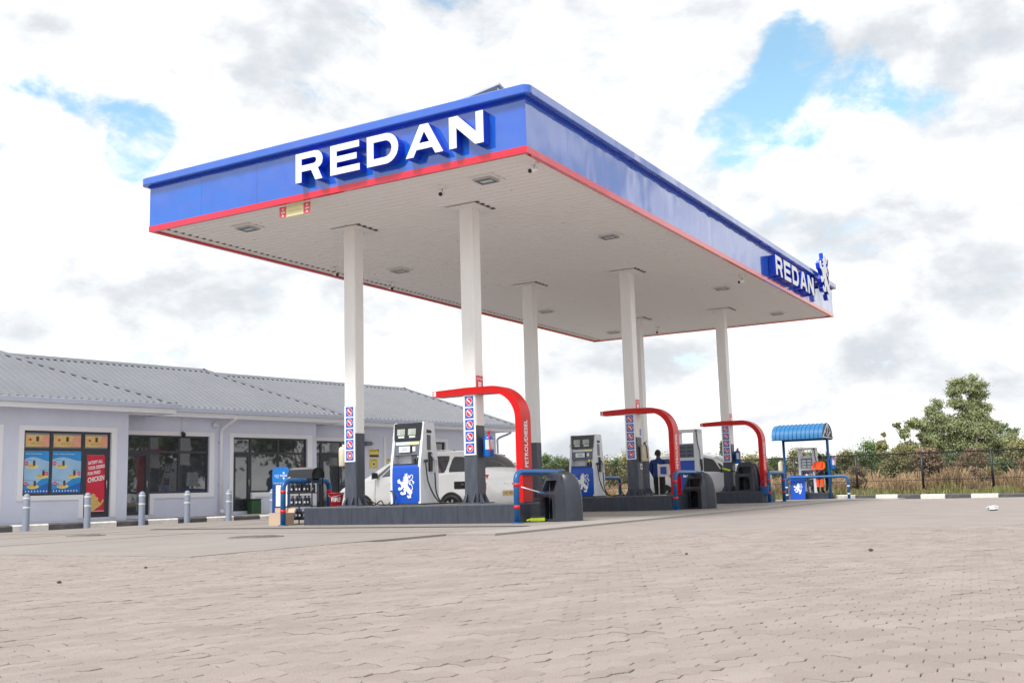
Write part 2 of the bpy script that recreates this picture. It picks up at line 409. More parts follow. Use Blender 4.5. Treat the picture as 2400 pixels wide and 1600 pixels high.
# ================================================================== mesh helpers
class MB:
    def __init__(self):
        self.v, self.f, self.m = [], [], []
        self.smooth = []

    def add(self, vs_, fs_, mi=0, smooth=False):
        o = len(self.v)
        self.v += [tuple(p) for p in vs_]
        for f in fs_:
            self.f.append([i + o for i in f])
            self.m.append(mi)
            self.smooth.append(smooth)
        return self

    def box(self, x0, x1, y0, y1, z0, z1, mi=0):
        p = [(x0, y0, z0), (x1, y0, z0), (x1, y1, z0), (x0, y1, z0), (x0, y0, z1), (x1, y0, z1), (x1, y1, z1), (x0, y1, z1)]
        return self.add(p, [(3, 2, 1, 0), (4, 5, 6, 7), (0, 1, 5, 4), (1, 2, 6, 5), (2, 3, 7, 6), (3, 0, 4, 7)], mi)

    def bevbox(self, x0, x1, y0, y1, z0, z1, b=0.01, mi=0):
        # box with chamfered vertical and top edges
        def ring(i, z):
            return [(x0 + i, y0 + b, z), (x0 + b, y0 + i, z), (x1 - b, y0 + i, z), (x1 - i, y0 + b, z), (x1 - i, y1 - b, z), (x1 - b, y1 - i, z), (x0 + b, y1 - i, z), (x0 + i, y1 - b, z)]
        r = [ring(0, z0), ring(0, z1 - b), ring(b * 0.6, z1)]
        vs_ = sum(r, [])
        fs_ = [tuple(reversed(range(8))), tuple(range(16, 24))]
        for k in range(2):
            for i in range(8):
                fs_.append((k * 8 + i, k * 8 + (i + 1) % 8, k * 8 + 8 + (i + 1) % 8, k * 8 + 8 + i))
        return self.add(vs_, fs_, mi)

    def hexa(self, p, mi=0):
        return self.add(p, [(3, 2, 1, 0), (4, 5, 6, 7), (0, 1, 5, 4), (1, 2, 6, 5), (2, 3, 7, 6), (3, 0, 4, 7)], mi)

    def tube(self, path, r, n=10, mi=0, caps=True):
        path = [Vector(p) for p in path]
        rs = r if isinstance(r, (list, tuple)) else [r] * len(path)
        vs_, fs_ = [], []
        ref = None
        for i, p in enumerate(path):
            a = path[max(i - 1, 0)]
            b = path[min(i + 1, len(path) - 1)]
            d = (b - a).normalized()
            if ref is None:
                ref = Vector((0, 0, 1)) if abs(d.z) < 0.9 else Vector((1, 0, 0))
            e1 = (ref - d * ref.dot(d)).normalized()
            ref = e1
            e2 = d.cross(e1)
            for k in range(n):
                t = 2 * pi * k / n
                vs_.append(p + (e1 * cos(t) + e2 * sin(t)) * rs[i])
        for i in range(len(path) - 1):
            for k in range(n):
                fs_.append((i * n + k, i * n + (k + 1) % n, (i + 1) * n + (k + 1) % n, (i + 1) * n + k))
        self.add(vs_, fs_, mi, True)
        if caps:
            o = len(self.v) - len(vs_)
            self.f.append([o + k for k in reversed(range(n))])
            self.m.append(mi)
            self.smooth.append(False)
            self.f.append([o + (len(path) - 1) * n + k for k in range(n)])
            self.m.append(mi)
            self.smooth.append(False)
        return self

    def lathe(self, prof, n=20, mi=0, c=(0, 0, 0), axis='z', smooth=True):
        vs_, fs_ = [], []
        for (r, z) in prof:
            for k in range(n):
                t = 2 * pi * k / n
                if axis == 'z':
                    vs_.append((c[0] + r * cos(t), c[1] + r * sin(t), c[2] + z))
                elif axis == 'y':
                    vs_.append((c[0] + r * cos(t), c[1] + z, c[2] + r * sin(t)))
                else:
                    vs_.append((c[0] + z, c[1] + r * cos(t), c[2] + r * sin(t)))
        for i in range(len(prof) - 1):
            for k in range(n):
                q = (i * n + k, i * n + (k + 1) % n, (i + 1) * n + (k + 1) % n, (i + 1) * n + k)
                fs_.append(q if axis != 'y' else q[::-1])
        return self.add(vs_, fs_, mi, smooth)

    def prism(self, loops, d0, d1, fn, mi=0, side=None, back=True):
        # loops: list of 2D loops (first outer, others holes); fn(u,v,d)->3D
        polys = [[Vector((p[0], p[1], 0)) for p in lp] for lp in loops]
        tris = tessellate_polygon(polys)
        flat = [p for lp in loops for p in lp]
        nv = len(flat)
        vs_ = [fn(u, v, d1) for u, v in flat] + [fn(u, v, d0) for u, v in flat]
        front = []
        for t in tris:
            a, b, c = (Vector((*flat[i], 0)) for i in t)
            front.append(tuple(t) if (b - a).cross(c - a).z > 0 else tuple(reversed(t)))
        self.add(vs_, front + ([tuple(i + nv for i in reversed(t)) for t in front] if back else []), mi)
        sides = []
        o = 0
        for lp in loops:
            k = len(lp)
            for i in range(k):
                sides.append((o + i, o + nv + i, o + nv + (i + 1) % k, o + (i + 1) % k))
            o += k
        ob = len(self.v) - len(vs_)
        for s_ in sides:
            self.f.append([ob + i for i in s_])
            self.m.append(mi if side is None else side)
            self.smooth.append(False)
        return self

    def mesh(self, name):
        me = bpy.data.meshes.new(name)
        me.from_pydata(self.v, [], self.f)
        me.polygons.foreach_set('material_index', self.m)
        me.polygons.foreach_set('use_smooth', self.smooth)
        me.update()
        return me

    def build(self, name, mats, parent=None, loc=(0, 0, 0), rotz=0.0, fixn=True):
        me = self.mesh(name)
        if fixn:
            import bmesh
            bm = bmesh.new()
            bm.from_mesh(me)
            bmesh.ops.recalc_face_normals(bm, faces=bm.faces)
            bm.to_mesh(me)
            bm.free()
        for m_ in (mats if isinstance(mats, (list, tuple)) else [mats]):
            me.materials.append(M[m_] if isinstance(m_, str) else m_)
        return link(name, me, parent, loc, rotz)


def link(name, data, parent=None, loc=(0, 0, 0), rotz=0.0):
    o = bpy.data.objects.new(name, data)
    COL.objects.link(o)
    o.location = loc
    o.rotation_euler = (0, 0, rotz)
    if parent:
        o.parent = parent
    return o


def tag(o, label=None, cat=None, group=None, kind=None):
    if label:
        o['label'] = label
    if cat:
        o['category'] = cat
    if group:
        o['group'] = group
    if kind:
        o['kind'] = kind
    return o


def thing(name, label, cat, loc=(0, 0, 0), rotz=0.0, group=None):
    o = link(name, None, None, loc, rotz)
    o.empty_display_size = 0.2
    return tag(o, label, cat, group)


def copy_tree(o, parent=None):
    c = o.copy()
    COL.objects.link(c)
    c.parent = parent
    for ch in list(o.children):
        copy_tree(ch, c)
    return c


def dup(o, label, loc, rotz=None):
    c = copy_tree(o)
    c['label'] = label
    c.location = loc
    if rotz is not None:
        c.rotation_euler = (0, 0, rotz)
    return c


def bx(name, m_, parent, *d, bev=0.0):
    mb = MB()
    if bev:
        mb.bevbox(*d, b=bev)
    else:
        mb.box(*d)
    return mb.build(name, m_, parent)


_tx = {}


def text_mesh(txt, bold=0.0):
    # flat outline of a word, height about 1 for capitals, left bottom at the origin
    key = (txt, bold)
    if key in _tx:
        return _tx[key]
    cu = bpy.data.curves.new('txt', 'FONT')
    cu.body = txt
    cu.size = 1.0
    cu.offset = bold
    cu.resolution_u = 3
    o = bpy.data.objects.new('txt', cu)
    COL.objects.link(o)
    bpy.context.view_layer.update()
    me = bpy.data.meshes.new_from_object(o.evaluated_get(bpy.context.evaluated_depsgraph_get()))
    vs_ = [(v.co.x, v.co.y) for v in me.vertices]
    fs_ = [tuple(p.vertices) for p in me.polygons]
    bpy.data.objects.remove(o)
    bpy.data.curves.remove(cu)
    bpy.data.meshes.remove(me)
    xs = [v[0] for v in vs_] or [0]
    ys = [v[1] for v in vs_] or [0]
    x0, x1, y0, y1 = min(xs), max(xs), min(ys), max(ys)
    vs_ = [((x - x0) / (x1 - x0), (y - y0) / (y1 - y0)) for x, y in vs_]
    _tx[key] = (vs_, fs_)
    return _tx[key]


def text_on(mb, txt, fn, u0, u1, v0, v1, bold=0.0, mi=0, d=0.0):
    vs_, fs_ = text_mesh(txt, bold)
    mb.add([fn(u0 + (u1 - u0) * x, v0 + (v1 - v0) * y, d) for x, y in vs_], fs_, mi)


# surface frames: map (u across, v up, d outwards)
def on_front(y):           # a face that looks towards -Y
    return lambda u, v, d: (u, y - d, v)


def on_right(x):           # a face that looks towards +X (u runs along +Y)
    return lambda u, v, d: (x + d, u, v)


def on_up(z):
    return lambda u, v, d: (u, v, z + d)


def arc(cx, cy, r, a0, a1, n):
    return [(cx + r * cos(radians(a0 + (a1 - a0) * i / n)), cy + r * sin(radians(a0 + (a1 - a0) * i / n))) for i in range(n + 1)]


def circ(cx, cy, r, n=20):
    return [(cx + r * cos(2 * pi * i / n), cy + r * sin(2 * pi * i / n)) for i in range(n)]


def rect(x0, x1, y0, y1):
    return [(x0, y0), (x1, y0), (x1, y1), (x0, y1)]


def ribbon(pts, w):
    # 2D stroke -> closed loop
    L, R_ = [], []
    ws = w if isinstance(w, (list, tuple)) else [w] * len(pts)
    for i, p in enumerate(pts):
        a = pts[max(i - 1, 0)]
        b = pts[min(i + 1, len(pts) - 1)]
        dx, dy = b[0] - a[0], b[1] - a[1]
        l_ = math.hypot(dx, dy) or 1
        nx, ny = -dy / l_, dx / l_
        L.append((p[0] + nx * ws[i] / 2, p[1] + ny * ws[i] / 2))
        R_.append((p[0] - nx * ws[i] / 2, p[1] - ny * ws[i] / 2))
    return L + R_[::-1]


# the rampant lion emblem, traced; unit height, centred
_LB = [(458, 338), (478, 392), (505, 345), (522, 392), (548, 332), (575, 352), (572, 425), (590, 470), (612, 540), (622, 610), (608, 680), (578, 720), (580, 760), (625, 830), (690, 895), (735, 945), (770, 965), (785, 1000), (772, 1035), (745, 1060), (722, 1110), (712, 1150), (735, 1195), (700, 1200), (655, 1215), (600, 1215), (560, 1170), (552, 1120), (580, 1105), (620, 1125), (660, 1120), (668, 1085), (630, 1060), (595, 1050), (570, 1010), (548, 965), (515, 965), (498, 1000), (492, 1075), (440, 1085), (345, 1098), (290, 1080), (255, 1040), (290, 985), (322, 975), (345, 1005), (395, 1018), (420, 980), (405, 930), (400, 895), (440, 855), (405, 830), (370, 860), (320, 905), (262, 925), (205, 942), (182, 905), (168, 875), (200, 820), (240, 822), (262, 860), (290, 830), (308, 775), (295, 735), (235, 690), (165, 682), (148, 640), (135, 580), (185, 570), (205, 528), (235, 540), (255, 590), (270, 622), (330, 645), (400, 610), (425, 600), (420, 575), (352, 582), (405, 545), (438, 525), (402, 510), (400, 470), (440, 455), (465, 435), (462, 400)]
_LT = [ribbon([(740, 940), (782, 905), (785, 840), (765, 775), (720, 728), (668, 738), (642, 690), (650, 625), (692, 582), (745, 575), (790, 610), (825, 655)], [40, 34, 30, 30, 30, 28, 28, 28, 28, 28, 34, 46]),
       ribbon([(758, 568), (798, 505), (808, 440), (770, 400), (722, 406), (690, 440), (655, 480)], [22, 26, 26, 26, 26, 34, 50]),
       ribbon([(688, 735), (684, 680), (704, 628)], 24), [(800, 640), (892, 645), (845, 672), (828, 742), (795, 690)], [(600, 395), (640, 420), (705, 470), (690, 505), (640, 525), (618, 470)]]


def _ln(lp):
    return [((x - 515) / 885.0, (775 - y) / 885.0) for x, y in lp]


LION = [_ln(_LB)] + [_ln(t) for t in _LT]


def lion(mb, fn, cu, cv, h, d0, d1, mi=0, side=None, flip=1):
    for i, lp in enumerate(LION):
        e = 0 if i == 0 else -0.0008 * i - 0.001
        mb.prism([[(cu + flip * u * h, cv + v * h) for u, v in lp]], d0, d1 + e, fn, mi, side)


def gz(y):
    # the forecourt falls away gently beyond the last island
    t = min(max((y - 19.5) / 9.0, 0), 1)
    return -0.16 * t * t * (3 - 2 * t)


def curve_pts(pts, n=8):
    # Catmull-Rom through 3D points
    P = [Vector(p) for p in pts]
    P = [P[0] * 2 - P[1]] + P + [P[-1] * 2 - P[-2]]
    out = []
    for i in range(1, len(P) - 2):
        for k in range(n):
            t = k / n
            a, b, c, d = P[i - 1], P[i], P[i + 1], P[i + 2]
            out.append(0.5 * (2 * b + (c - a) * t + (2 * a - 5 * b + 4 * c - d) * t * t + (3 * b - a - 3 * c + d) * t ** 3))
    out.append(P[-2])
    return out

# ================================================================== ground
KR0, KR1 = Vector((-3.0, 32.9, 0)), Vector((4.6, 26.9, 0))        # kerb line on the right


def xk(y):
    return KR0.x + (KR0.y - y) * (KR1.x - KR0.x) / (KR0.y - KR1.y)


gm = MB()
gm.add([(-900, -900, -0.215), (900, -900, -0.215), (900, 1400, -0.215), (-900, 1400, -0.215)], [(0, 1, 2, 3)])
tag(gm.build('ground', 'earth', fixn=False), kind='structure')

pm = MB()
ys = [-60, -40, -20] + [y for y in range(-14, 33)] + [32.9]
vv = []
for y in ys:
    vv += [(-60, y, -0.022 + gz(y)), (xk(y), y, -0.022 + gz(y))]
pm.add(vv, [(2 * i, 2 * i + 1, 2 * i + 3, 2 * i + 2) for i in range(len(ys) - 1)])
paving = tag(pm.build('paved_forecourt', 'far_paving', fixn=False), kind='structure')

# sand bed in the joints, under the pavers that are built one by one
PAV_NEAR, PAV_FAR = 2.2, 13.5
sb = MB()
_f = Vector((fw.x, fw.y, 0)).normalized()
_r = Vector((_f.y, -_f.x, 0))
_bed = lambda d, l, z: tuple(Vector((CAM.x, CAM.y, 0)) + _f * d + _r * l + Vector((0, 0, z)))
sb.add([_bed(d, sg * (d * .56 + .8), -0.0115) for d in (PAV_NEAR, 5, 8, PAV_FAR - .1) for sg in (-1, 1)], [(0, 1, 3, 2), (2, 3, 5, 4), (4, 5, 7, 6)])

# interlocking pavers
PW, PL, PA = 0.104, 0.208, 0.0125
hd = radians(20)
pu = Vector((sin(hd), cos(hd)))
pv = Vector((cos(hd), -sin(hd)))
corg = Vector((CAM.x, CAM.y))


def und(x, y):
    return 0.0045 * sin(2.1 * x + 0.7 * y) * sin(1.3 * y - 0.6 * x + 1.0) + 0.003 * sin(4.3 * x - 2.2 * y + 2) + 0.002 * sin(7.1 * y + 3 * x)


def zig(u):
    t = (u / (PL / 2)) % 1.0
    return PA * (1 - 4 * abs(t - 0.5))


pav = []
nu, nv_ = int(30 / PL), int(30 / PW)
f2 = Vector((fw.x, fw.y)).normalized()
r2_ = Vector((f2.y, -f2.x))
for k in range(-nv_, nv_):
    for i in range(-nu, nu):
        cu_ = i * PL + (k % 2) * PL / 2 + PL / 2
        cv_ = k * PW + PW / 2
        w2 = pu * cu_ + pv * cv_
        dep, lat = w2.dot(f2), w2.dot(r2_)
        if dep < PAV_NEAR or dep > PAV_FAR or abs(lat) > dep * 0.56 + 0.9:
            continue
        wx, wy = corg.x + w2.x, corg.y + w2.y
        if wx < -0.45 and wy > -6.82:
            continue
        if wx < 0.40 and wy > -2.0:
            continue
        pav.append((dep, abs(lat) < dep * 0.5, i, k, wx, wy))
pav.sort(key=lambda p: (p[0] if p[1] else p[0] + 100))


def paver_geo(i, k):
    u_l = i * PL + (k % 2) * PL / 2
    u_r = u_l + PL
    q = PL / 8
    br = [u_l + q * j for j in range(0, 9, 2)]
    kink = 0.009
    lo = [(u, k * PW + zig(u)) for u in br]
    hi_ = [(u, (k + 1) * PW + zig(u)) for u in reversed(br)]
    mr = (u_r + kink, (k + 0.5) * PW + zig(u_r))
    ml = (u_l + kink, (k + 0.5) * PW + zig(u_l))
    lp = lo + [mr] + hi_ + [ml]
    cx = sum(p[0] for p in lp) / len(lp)
    cy = sum(p[1] for p in lp) / len(lp)
    gap = random.choice((0.0006, 0.0008, 0.0008, 0.001, 0.0012, 0.0018, 0.0026, 0.0038))
    dz = random.gauss(0, 0.0011)
    tx, ty = random.gauss(0, 0.010), random.gauss(0, 0.012)
    out = []
    n = len(lp)

    def inset(e):
        r_ = []
        for (a, b) in lp:
            da, db = a - cx, b - cy
            sa = (PL / 2 - e) / (PL / 2)
            sb_ = (PW / 2 - e) / (PW / 2)
            r_.append((cx + da * sa, cy + db * sb_))
        return r_
    rings = ((inset(gap), -0.03), (inset(gap), -0.0022), (inset(gap + 0.0028), 0.0))
    for rg, z in rings:
        for (a, b) in rg:
            w2 = pu * a + pv * b
            x, y = corg.x + w2.x, corg.y + w2.y
            out.append((x, y, z + dz + (a - cx) * tx + (b - cy) * ty + und(x, y)))
    fs_ = [tuple(range(2 * n, 3 * n))]
    for s_ in range(2):
        for j in range(n):
            fs_.append((s_ * n + j, s_ * n + (j + 1) % n, (s_ + 1) * n + (j + 1) % n, (s_ + 1) * n + j))
    return out, fs_, n


def paver_mesh(lst, name):
    mb = MB()
    rn = []
    for p in lst:
        v_, f_, n = paver_geo(p[2], p[3])
        mb.add(v_, f_)
        rn += [random.random()] * len(v_)
    me = mb.mesh(name)
    import bmesh
    bm = bmesh.new()
    bm.from_mesh(me)
    bmesh.ops.recalc_face_normals(bm, faces=bm.faces)
    bm.to_mesh(me)
    bm.free()
    a = me.attributes.new('rnd', 'FLOAT', 'POINT')
    a.data.foreach_set('value', rn)
    me.materials.append(M['paver'])
    return me


for p in pav[:300]:
    link('paver', paver_mesh([p], 'paver'), paving)
tag(link('paver_field', paver_mesh(pav[300:], 'paver_field'), paving), kind='stuff')
bed = tag(sb.build('sand_bed', 'joint', paving, fixn=False), kind='stuff')


def slab_rows(x0, x1, y0, y1, z, step=1.5):
    mb = MB()
    n = max(1, int((y1 - y0) / step))
    vv = []
    for i in range(n + 1):
        y = y0 + (y1 - y0) * i / n
        vv += [(x0, y, z + gz(y)), (x1, y, z + gz(y))]
    mb.add(vv, [(2 * i, 2 * i + 1, 2 * i + 3, 2 * i + 2) for i in range(n)])
    for k in (0, 1):
        sd = [v for v in vv[k::2]]
        mb.add(sd + [(a, b, c - .05) for a, b, c in sd], [(i, i + 1, i + n + 2, i + n + 1) for i in range(n)])
    mb.add(vv[:2] + [(a, b, c - .05) for a, b, c in vv[:2]], [(0, 1, 3, 2)])
    return mb


cs = tag(slab_rows(-12.9, -0.38, -6.9, 32.4, 0.006).build('concrete_apron', 'concrete', fixn=False), kind='structure')
tag(slab_rows(-0.376, 0.46, -2.1, 32.4, 0.009).build('concrete_edge_beam', 'concrete_pale', fixn=False), kind='structure')
# saw cuts in the apron
for j, (a, b, c_, d_) in enumerate([(-12.9, -0.4, -1.52, -1.50), (-12.9, -0.4, 5.98, 6.0), (-12.9, -0.4, 13.98, 14.0), (-6.02, -6.0, -6.9, -1.6), (-4.02, -4.0, 3.7, 9.3), (-9.0, -8.98, -6.9, 30)]):
    slab_rows(a, b, c_, d_, 0.0095).build('expansion_joint', 'joint', cs, fixn=False)

# drain channel along the drip line
dr = MB()
dr.box(-9.3, -0.45, 0.28, 0.55, -0.02, 0.0105)
drain = tag(dr.build('drain_channel', 'pit', cs), None, None)
n_g = 0
slat = MB().box(-0.012, 0.012, 0.29, 0.54, 0.0105, 0.016).build('grate_bar', 'iron', drain)
slat.location.x = -9.27
for j in range(1, 196):
    if j % 1:
        continue
    if n_g > 280:
        break
    c = slat.copy()
    COL.objects.link(c)
    c.parent = drain
    c.location.x = -9.27 + j * 0.045
    n_g += 1

# manhole covers
def manhole(x, y, r, label):
    t = thing('manhole_cover', label, 'manhole', (x, y, 0.006), 0, 'manhole covers in the concrete')
    MB().lathe([(r + 0.06, -0.004), (r + 0.06, 0.008), (r, 0.010), (r, 0.002)], 28).build('ring', 'iron', t)
    mb = MB().lathe([(0.0, 0.011), (r - 0.012, 0.011), (r - 0.012, -0.004)], 28)
    for a in range(-3, 4):
        w = math.sqrt(max(0, (r - 0.05) ** 2 - (a * 0.1) ** 2))
        if w > 0.05:
            mb.box(-w, w, a * 0.1 - 0.02, a * 0.1 + 0.02, 0.011, 0.017)
    mb.build('lid', 'iron', t)


manhole(-3.34, -2.86, 0.36, 'long grey manhole cover lying in the concrete in front of the first island')
manhole(-8.1, -2.2, 0.28, 'small manhole cover in the concrete before the grey shop bollards')

# loose stones on the paving
for j, (x, y, s_, lb) in enumerate([(1.13, -9.61, 0.016, 'dark pebble on the pavers at the lower left'), (0.51, -8.26, 0.014, 'dark pebble on the pavers left of centre, farther than its neighbour'),
                                    (4.8, -6.04, 0.014, 'dark pebble on the pavers right of the centre'), (6.25, -5.47, 0.02, 'largest dark pebble on the pavers at the right')]):
    mb = MB().lathe([(0, -s_ * .5), (s_, -s_ * .3), (s_ * 1.15, s_ * .15), (s_ * .6, s_ * .6), (0, s_ * .7)], 7)
    mb.v = [(a * random.uniform(.8, 1.2), b * random.uniform(.8, 1.2), c * random.uniform(.85, 1.15)) for a, b, c in mb.v]
    tag(mb.build('pebble', 'dark_metal', None, (x, y, s_ * .5)), lb, 'stone', 'loose pebbles on the paving')

# crumpled white bag
mb = MB()
n1, n2 = 9, 12
vv = []
for a in range(n1):
    for b in range(n2):
        th, ph = pi * a / (n1 - 1), 2 * pi * b / n2
        rr = 0.5 + random.uniform(-.16, .16)
        vv.append((0.21 * rr * sin(th) * cos(ph), 0.14 * rr * sin(th) * sin(ph), 0.045 + 0.085 * rr * cos(th)))
ff = [(a * n2 + b, a * n2 + (b + 1) % n2, (a + 1) * n2 + (b + 1) % n2, (a + 1) * n2 + b) for a in range(n1 - 1) for b in range(n2)]
mb.add(vv, ff)
tag(mb.build('plastic_bag', 'band_white', None, (6.0, 6.7, -0.02)), 'crumpled white plastic bag lying on the paving at the right', 'bag')

# ================================================================== kerbs
def kerb(name, label, p0, p1, n, h, depth, z, first_white):
    t = thing(name, label, 'kerb', (p0.x, p0.y, z), math.atan2(p1.y - p0.y, p1.x - p0.x))
    L = (p1 - p0).length / n
    mw, mk = MB(), MB()
    for k, mb in enumerate((mw, mk)):
        mb.add([(0.008, 0, -0.1), (L - 0.008, 0, -0.1), (L - 0.008, depth, -0.1), (0.008, depth, -0.1), (0.008, 0.0, h - .03), (L - 0.008, 0.0, h - .03), (L - 0.008, 0.03, h), (0.008, 0.03, h), (L - 0.008, depth, h), (0.008, depth, h)],
               [(0, 1, 5, 4), (4, 5, 6, 7), (7, 6, 8, 9), (1, 2, 8, 6, 5), (0, 4, 7, 9, 3), (3, 9, 8, 2)])
    o1 = mw.build('kerb_stone', 'kerb_white', t)
    o2 = mk.build('kerb_stone', 'kerb_black', t)
    o1.location.x, o2.location.x = (0, L) if first_white else (L, 0)
    for i in range(2, n):
        c = (o1 if (i % 2 == 0) == first_white else o2).copy()
        COL.objects.link(c)
        c.parent = t
        c.location = (i * L, random.gauss(0, .006), random.gauss(0, .004))
        c.rotation_euler.z = random.gauss(0, .004)
    return t


dR = (KR1 - KR0).normalized()
kerb('kerb', 'black and white painted kerb along the grass verge at the right', KR0 + dR * 0.0, KR0 + dR * 23.4, 18, 0.16, 0.22, gz(40), True)

# ================================================================== canopy
W_, L_ = 9.18, 21.68
ZB, ZR, ZF, ZC = 6.225, 6.34, 7.21, 7.38
can = thing('fuel_canopy', 'large flat petrol station canopy with blue fascia, red bottom trim and six white columns', 'canopy')


def fascia_run(n, fn, length):
    st = length / n
    for i in range(n):
        MB().prism([rect(i * st + 0.0015, (i + 1) * st - 0.0015, ZR, ZF)], -0.03, 0.0, fn).build('fascia_panel', 'fascia', can)


fascia_run(6, lambda u, v, d: (-W_ + u, -d, v), W_)
fascia_run(14, lambda u, v, d: (d, u, v), L_)
fascia_run(6, lambda u, v, d: (-W_ + u, L_ + d, v), W_)
fascia_run(14, lambda u, v, d: (-W_ - d, u, v), L_)


def frame_ring(x0, x1, y0, y1, prof, rc=0.0, nseg=6):
    # sweep a profile [(offset outwards, z)] round a rectangle (rounded corners)
    mb = MB()
    ring = []
    for (cx, cy, a0) in ((x1, y0, -90), (x1, y1, 0), (x0, y1, 90), (x0, y0, 180)):
        for k in range(nseg + 1):
            a = radians(a0 + 90 * k / nseg)
            ring.append((cx, cy, cos(a), sin(a), k, nseg))
    vv, ff = [], []
    n = len(ring)
    for (off, z) in prof:
        for (cx, cy, ca, sa, k, ns) in ring:
            if rc > 0 and off > 0:
                rr = max(off, 0)
                sgx, sgy = (1 if cx == x1 else -1), (1 if cy == y1 else -1)
                vv.append((cx - sgx * (rc - off) * 0 + (off - rc) * sgx + rc * ca, cy + (off - rc) * sgy + rc * sa, z))
            else:
                sgx, sgy = (1 if cx == x1 else -1), (1 if cy == y1 else -1)
                vv.append((cx + off * sgx, cy + off * sgy, z))
    m_ = len(prof)
    for i in range(m_ - 1):
        for k in range(n):
            ff.append((i * n + k, i * n + (k + 1) % n, (i + 1) * n + (k + 1) % n, (i + 1) * n + k))
    mb.add(vv, ff)
    return mb


frame_ring(-W_, 0, 0, L_, [(0.002, ZF), (0.145, ZF + 0.004), (0.15, ZF + 0.02), (0.15, ZC - 0.02), (0.13, ZC), (-0.25, ZC + 0.01), (-0.25, ZC - 0.1)], rc=0.13).build('coping', 'fascia', can)
frame_ring(-W_, 0, 0, L_, [(0.0, ZF - 0.028), (0.03, ZF - 0.026), (0.03, ZF - 0.002), (0.0, ZF - 0.001)]).build('bead', 'blue_return', can)
frame_ring(-W_, 0, 0, L_, [(-0.035, ZR + 0.004), (0.010, ZR + 0.002), (0.010, ZB), (-0.075, ZB), (-0.075, ZB + 0.04)]).build('red_trim', 'red_trim', can)

# soffit: ribbed sheeting, ribs along X
sf = MB()
ZS = 6.285
pit_ = 0.2
ny = int(L_ / pit_)
x0s, x1s = -W_ + 0.09, -0.09
prof = []
y = 0.09
while y < L_ - 0.2:
    prof += [(y, ZS), (y + 0.115, ZS), (y + 0.150, ZS + 0.013), (y + 0.172, ZS + 0.013)]
    y += pit_
prof.append((L_ - 0.09, ZS))
vv = []
for (y, z) in prof:
    vv += [(x0s, y, z), (x1s, y, z)]
sf.add(vv, [(2 * i, 2 * i + 2, 2 * i + 3, 2 * i + 1) for i in range(len(prof) - 1)])
sf.build('soffit', 'soffit', can, fixn=False)
bx('roof_deck', 'roof', can, -W_ + 0.03, -0.03, 0.03, L_ - 0.03, ZS + 0.06, ZS + 0.1)
fl = MB()
fl.box(-W_ + 0.06, -8.91, 0.06, L_ - 0.06, ZS - 0.012, ZS - 0.004)
fl.box(-0.29, -0.06, 0.06, L_ - 0.06, ZS - 0.012, ZS - 0.004)
fl.box(-8.905, -0.295, 0.06, 0.10, ZS - 0.030, ZS - 0.004)
fl.box(-8.905, -0.295, L_ - 0.10, L_ - 0.06, ZS - 0.030, ZS - 0.004)
fl.build('edge_flashing', 'soffit', can)
# solid dark blocks stand in for the shade in the rib ends
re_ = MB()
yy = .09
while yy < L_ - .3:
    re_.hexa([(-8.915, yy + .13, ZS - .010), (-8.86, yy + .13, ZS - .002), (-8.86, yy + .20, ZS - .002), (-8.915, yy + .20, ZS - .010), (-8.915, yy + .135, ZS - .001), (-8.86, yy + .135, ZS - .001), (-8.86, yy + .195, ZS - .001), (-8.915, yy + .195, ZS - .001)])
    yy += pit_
tag(re_.build('rib_end_shade', 'dark_metal', can), kind='stuff')
# sheet joints and fixings: screw heads in the pans, as in the photograph only just visible
sc_ = MB()
for i in range(90):
    xx, yy = random.uniform(-8.7, -0.5), 0.16 + pit_ * random.randrange(0, ny - 2)
    sc_.lathe([(0, ZS - 0.012), (0.007, ZS - 0.010), (0.008, ZS)], 6, c=(xx, yy, 0))
tag(sc_.build('sheet_screws', 'dark_metal', can, fixn=False), kind='stuff')

Y1, Y2, Y3 = 2.59, 10.40, 17.97
XA, XB = -5.78, -2.80
HI = 0.3686


def column(x, y):
    cz = HI
    c = MB().bevbox(x - .15, x + .15, y - .15, y + .15, 1.88, ZS - 0.005, b=0.012).build('column', 'column_white', can)
    MB().bevbox(x - .153, x + .153, y - .153, y + .153, cz + .0, 1.88, b=0.013).build('painted_base', 'column_grey', c)
    mb = MB()
    for z_, w in ((ZS - 0.030, .375),):
        mb.box(x - w, x + w, y - w, y + w, z_, z_ + 0.012)
    mb.build('cap_plate', 'column_white', c)
    ne = MB()  # shade of the rib gaps beside the cap plate, made as dark blocks
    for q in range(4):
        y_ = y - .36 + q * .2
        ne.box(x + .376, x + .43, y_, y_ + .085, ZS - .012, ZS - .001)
    tag(ne.build('rib_end_shade', 'dark_metal', c), kind='stuff')
    g = MB()
    g.box(x - .27, x + .27, y - .27, y + .27, cz + .002, cz + .022)
    for sx, sy in ((1, 0), (-1, 0), (0, 1), (0, -1)):
        for off in (-.09, .09):
            if sx:
                p = [(x + sx * .153, y + off - .008, cz + .022), (x + sx * .26, y + off - .008, cz + .022), (x + sx * .26, y + off + .008, cz + .022), (x + sx * .153, y + off + .008, cz + .022),
                     (x + sx * .153, y + off - .008, cz + .19), (x + sx * .17, y + off - .008, cz + .19), (x + sx * .17, y + off + .008, cz + .19), (x + sx * .153, y + off + .008, cz + .19)]
            else:
                p = [(x + off - .008, y + sy * .153, cz + .022), (x + off + .008, y + sy * .153, cz + .022), (x + off + .008, y + sy * .26, cz + .022), (x + off - .008, y + sy * .26, cz + .022),
                     (x + off - .008, y + sy * .153, cz + .19), (x + off + .008, y + sy * .153, cz + .19), (x + off + .008, y + sy * .17, cz + .19), (x + off - .008, y + sy * .17, cz + .19)]
            g.hexa(p)
    g.build('base_gussets', 'column_grey', c)
    return c


for y in (Y1, Y2, Y3):
    for x in (XA, XB):
        column(x, y)

